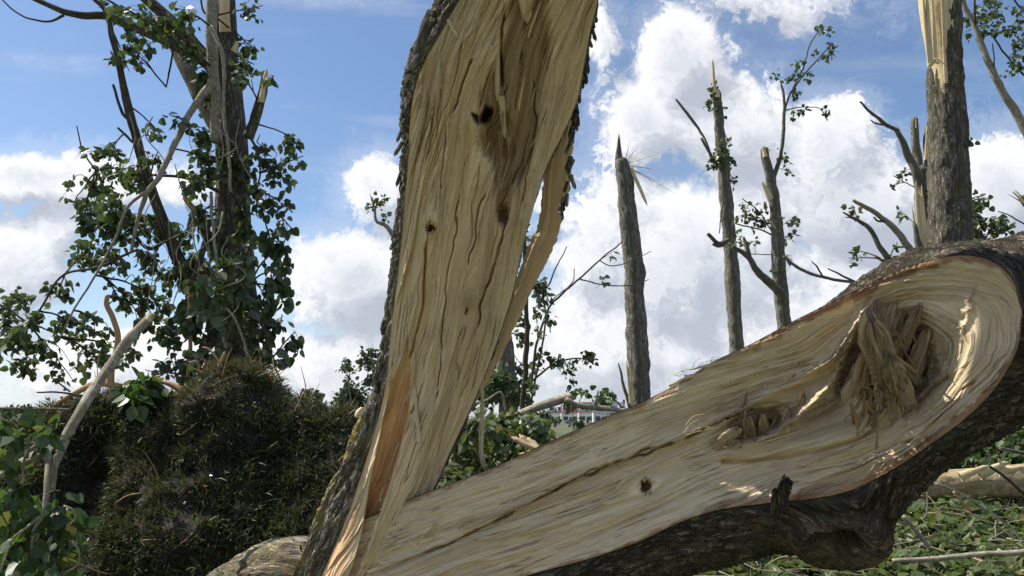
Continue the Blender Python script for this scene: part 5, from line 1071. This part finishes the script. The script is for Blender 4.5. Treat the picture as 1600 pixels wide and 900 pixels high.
A_ = rdir(n)*np.array([1, 1, .45]); add_leaves(BLM, np.stack([x, y, z], -1), A_, .038+.055*RNG.random(n), tilt=rdir(n)*.75+np.array([0, -.25, .9]))
lo = BLM.build('leaf_litter', LEAF_BRIGHT, None, False); tag(lo, 'carpet of fallen green poplar leaves spread under the log at lower right', 'leaf litter', kind='stuff')
GRM = Mesher(); n = 14000; y = 3.+8*RNG.random(n); x = (RNG.random(n)*.8)*y; z = brush_z(x, y)*sstep(x, -.6, .8)
blades(GRM, np.stack([x, y, z], -1), rdir(n)*.6+np.array([0, 0, 1.]), .08+.12*RNG.random(n), .002+.003*RNG.random(n)); tag(GRM.build('grass', GRASS, None, False), 'thin grass blades growing through the fallen leaves at lower right', 'grass', kind='stuff')
TWM = Mesher(); 
for k_ in range(800):
    y = 3.2+7*RNG.random(); x = (RNG.random()*.8+.05)*y; p = np.array([x, y, float(brush_z(np.array(x), np.array(y)))+.05+.08*RNG.random()]); a = RNG.random()*6.3; l = RNG.uniform(.15, .55)
    e = p+np.array([math.cos(a), math.sin(a), RNG.normal()*.18])*l; mm = (p+e)/2+RNG.normal(size=3)*.04
    v, f, uv = tube(spline(np.array([p, mm, e]), 8), np.linspace(RNG.uniform(.002, .006)*(2 if k_ % 11 == 0 else 1), .0012, 8), 4, 8); TWM.add(v, f, uv, .5)
tag(TWM.build('fine_twigs', BARK_PALE), 'tangle of fine pale twigs mixed through the fallen leaves', 'twigs', kind='stuff')
CH = Mesher()
for k_ in range(260):
    y = 3.6+6*RNG.random()**1.3; x = (RNG.random()*.75+.08)*y; p = np.array([x, y, float(brush_z(np.array(x), np.array(y)))+.06+.06*RNG.random()]); a = RNG.random()*6.3; l = RNG.uniform(.03, .13)
    shard(CH, p, p+np.array([math.cos(a), math.sin(a), RNG.normal()*.3])*l, RNG.uniform(.003, .010), .003, RNG.random()*50, 6, .35, 6)
tag(CH.build('wood_chips', FRESH), 'pale wood chips and slivers scattered over the fallen leaves at lower right', 'wood chips', kind='stuff')
branch_thing('fallen_bough', 'leafy green bough heaped behind the ground log at the right picture edge', [[(1700, 740, 6), (1640, 725, 5), (1580, 712, 3.5), (1520, 705, 2)], [(1640, 725, 3), (1610, 700, 2.5), (1590, 680, 1.5)]], 8.5, BARK_TWIG,
    [(1590, 690, 40, 22, 260), (1545, 705, 34, 18, 220), (1500, 718, 30, 14, 150), (1640, 700, 40, 30, 240), (1570, 722, 40, 14, 180), (1680, 715, 40, 36, 200), (1610, 665, 18, 12, 60)], .075, leaf=LEAF, zr=.9, cat_='fallen branch', droop=.9)
# the log and sticks
r = empty('ground_log', at(1440, 780, 6.6), 'pale-topped log lying in the brush at right with torn wood on top', 'log')
stem('trunk', r, [(1395, 770, 22), (1440, 762, 24), (1500, 757, 24, .1), (1560, 753, 24, .2), (1640, 750, 25, .3), (1760, 748, 26, .5)], 6.8, BARK_LOG, 40, .10, seg=120, rf=3)
M = Mesher()
for (a, b, w) in [((1500, 745), (1545, 728), 8), ((1530, 742), (1575, 722), 9), ((1570, 742), (1560, 716), 5), ((1560, 738), (1600, 730), 8)]: shard(M, at(*a, 6.5), at(*b, 6.48), w*6.5/FPX, w*.4*6.5/FPX, a[0]*.1, 9, .5, 14)
build_each(M, 'torn_wood', FRESH, r)
GS = 'loose sticks lying on the brush'
for lab, l, d, m_ in [('long straight pale stick lying level near the bottom right corner', [(1395, 876, 3.5), (1440, 874, 4), (1520, 868, 4.2), (1600, 862, 4.5), (1700, 855, 5)], 4.4, BARK_PALE),
        ('short pale stick pointing down right between scar and leaves', [(1411, 806, 3.2), (1430, 828, 3), (1453, 858, 3)], 4.8, BARK_PALE),
        ('thin bowed white twig arching over the leaves below the log', [(1470, 792, 1), (1510, 800, 1.2), (1550, 818, 1.2), (1583, 841, 1)], 5., BARK_PALE),
        ('thin pale twig slanting from the log end to the lower right', [(1463, 756, 1.3), (1500, 770, 1.4), (1540, 795, 1.3), (1590, 830, 1)], 5.6, BARK_PALE),
        ('brown stick crossing in front of the ground log at the right edge', [(1545, 728, 2.2), (1570, 745, 2.2), (1600, 772, 2.4), (1640, 800, 2.4)], 6.1, BARK_TWIG),
        ('grey stick at the right edge above the ground log', [(1562, 700, 3), (1590, 706, 3), (1640, 716, 3.2)], 7., BARK_FAR),
        ('short reddish stick above the bowed twig', [(1490, 768, 2), (1503, 784, 2), (1517, 798, 2)], 5.4, PEEL),
        ('pale looping twig on leaves below the hollow scar', [(1195, 885, 1.2), (1225, 870, 1.6), (1255, 874, 1.8), (1280, 890, 1.6), (1290, 905, 1.4)], 4.0, BARK_PALE),
        ('forked upright twig beside the trunk above the short pale stick', [(1440, 812, 1), (1448, 798, 1.1), (1449, 768, 1)], 4.9, BARK_PALE)]:
    branch_thing('loose_stick', lab, [l], d, m_, cat_='stick', group=GS, ns=9)
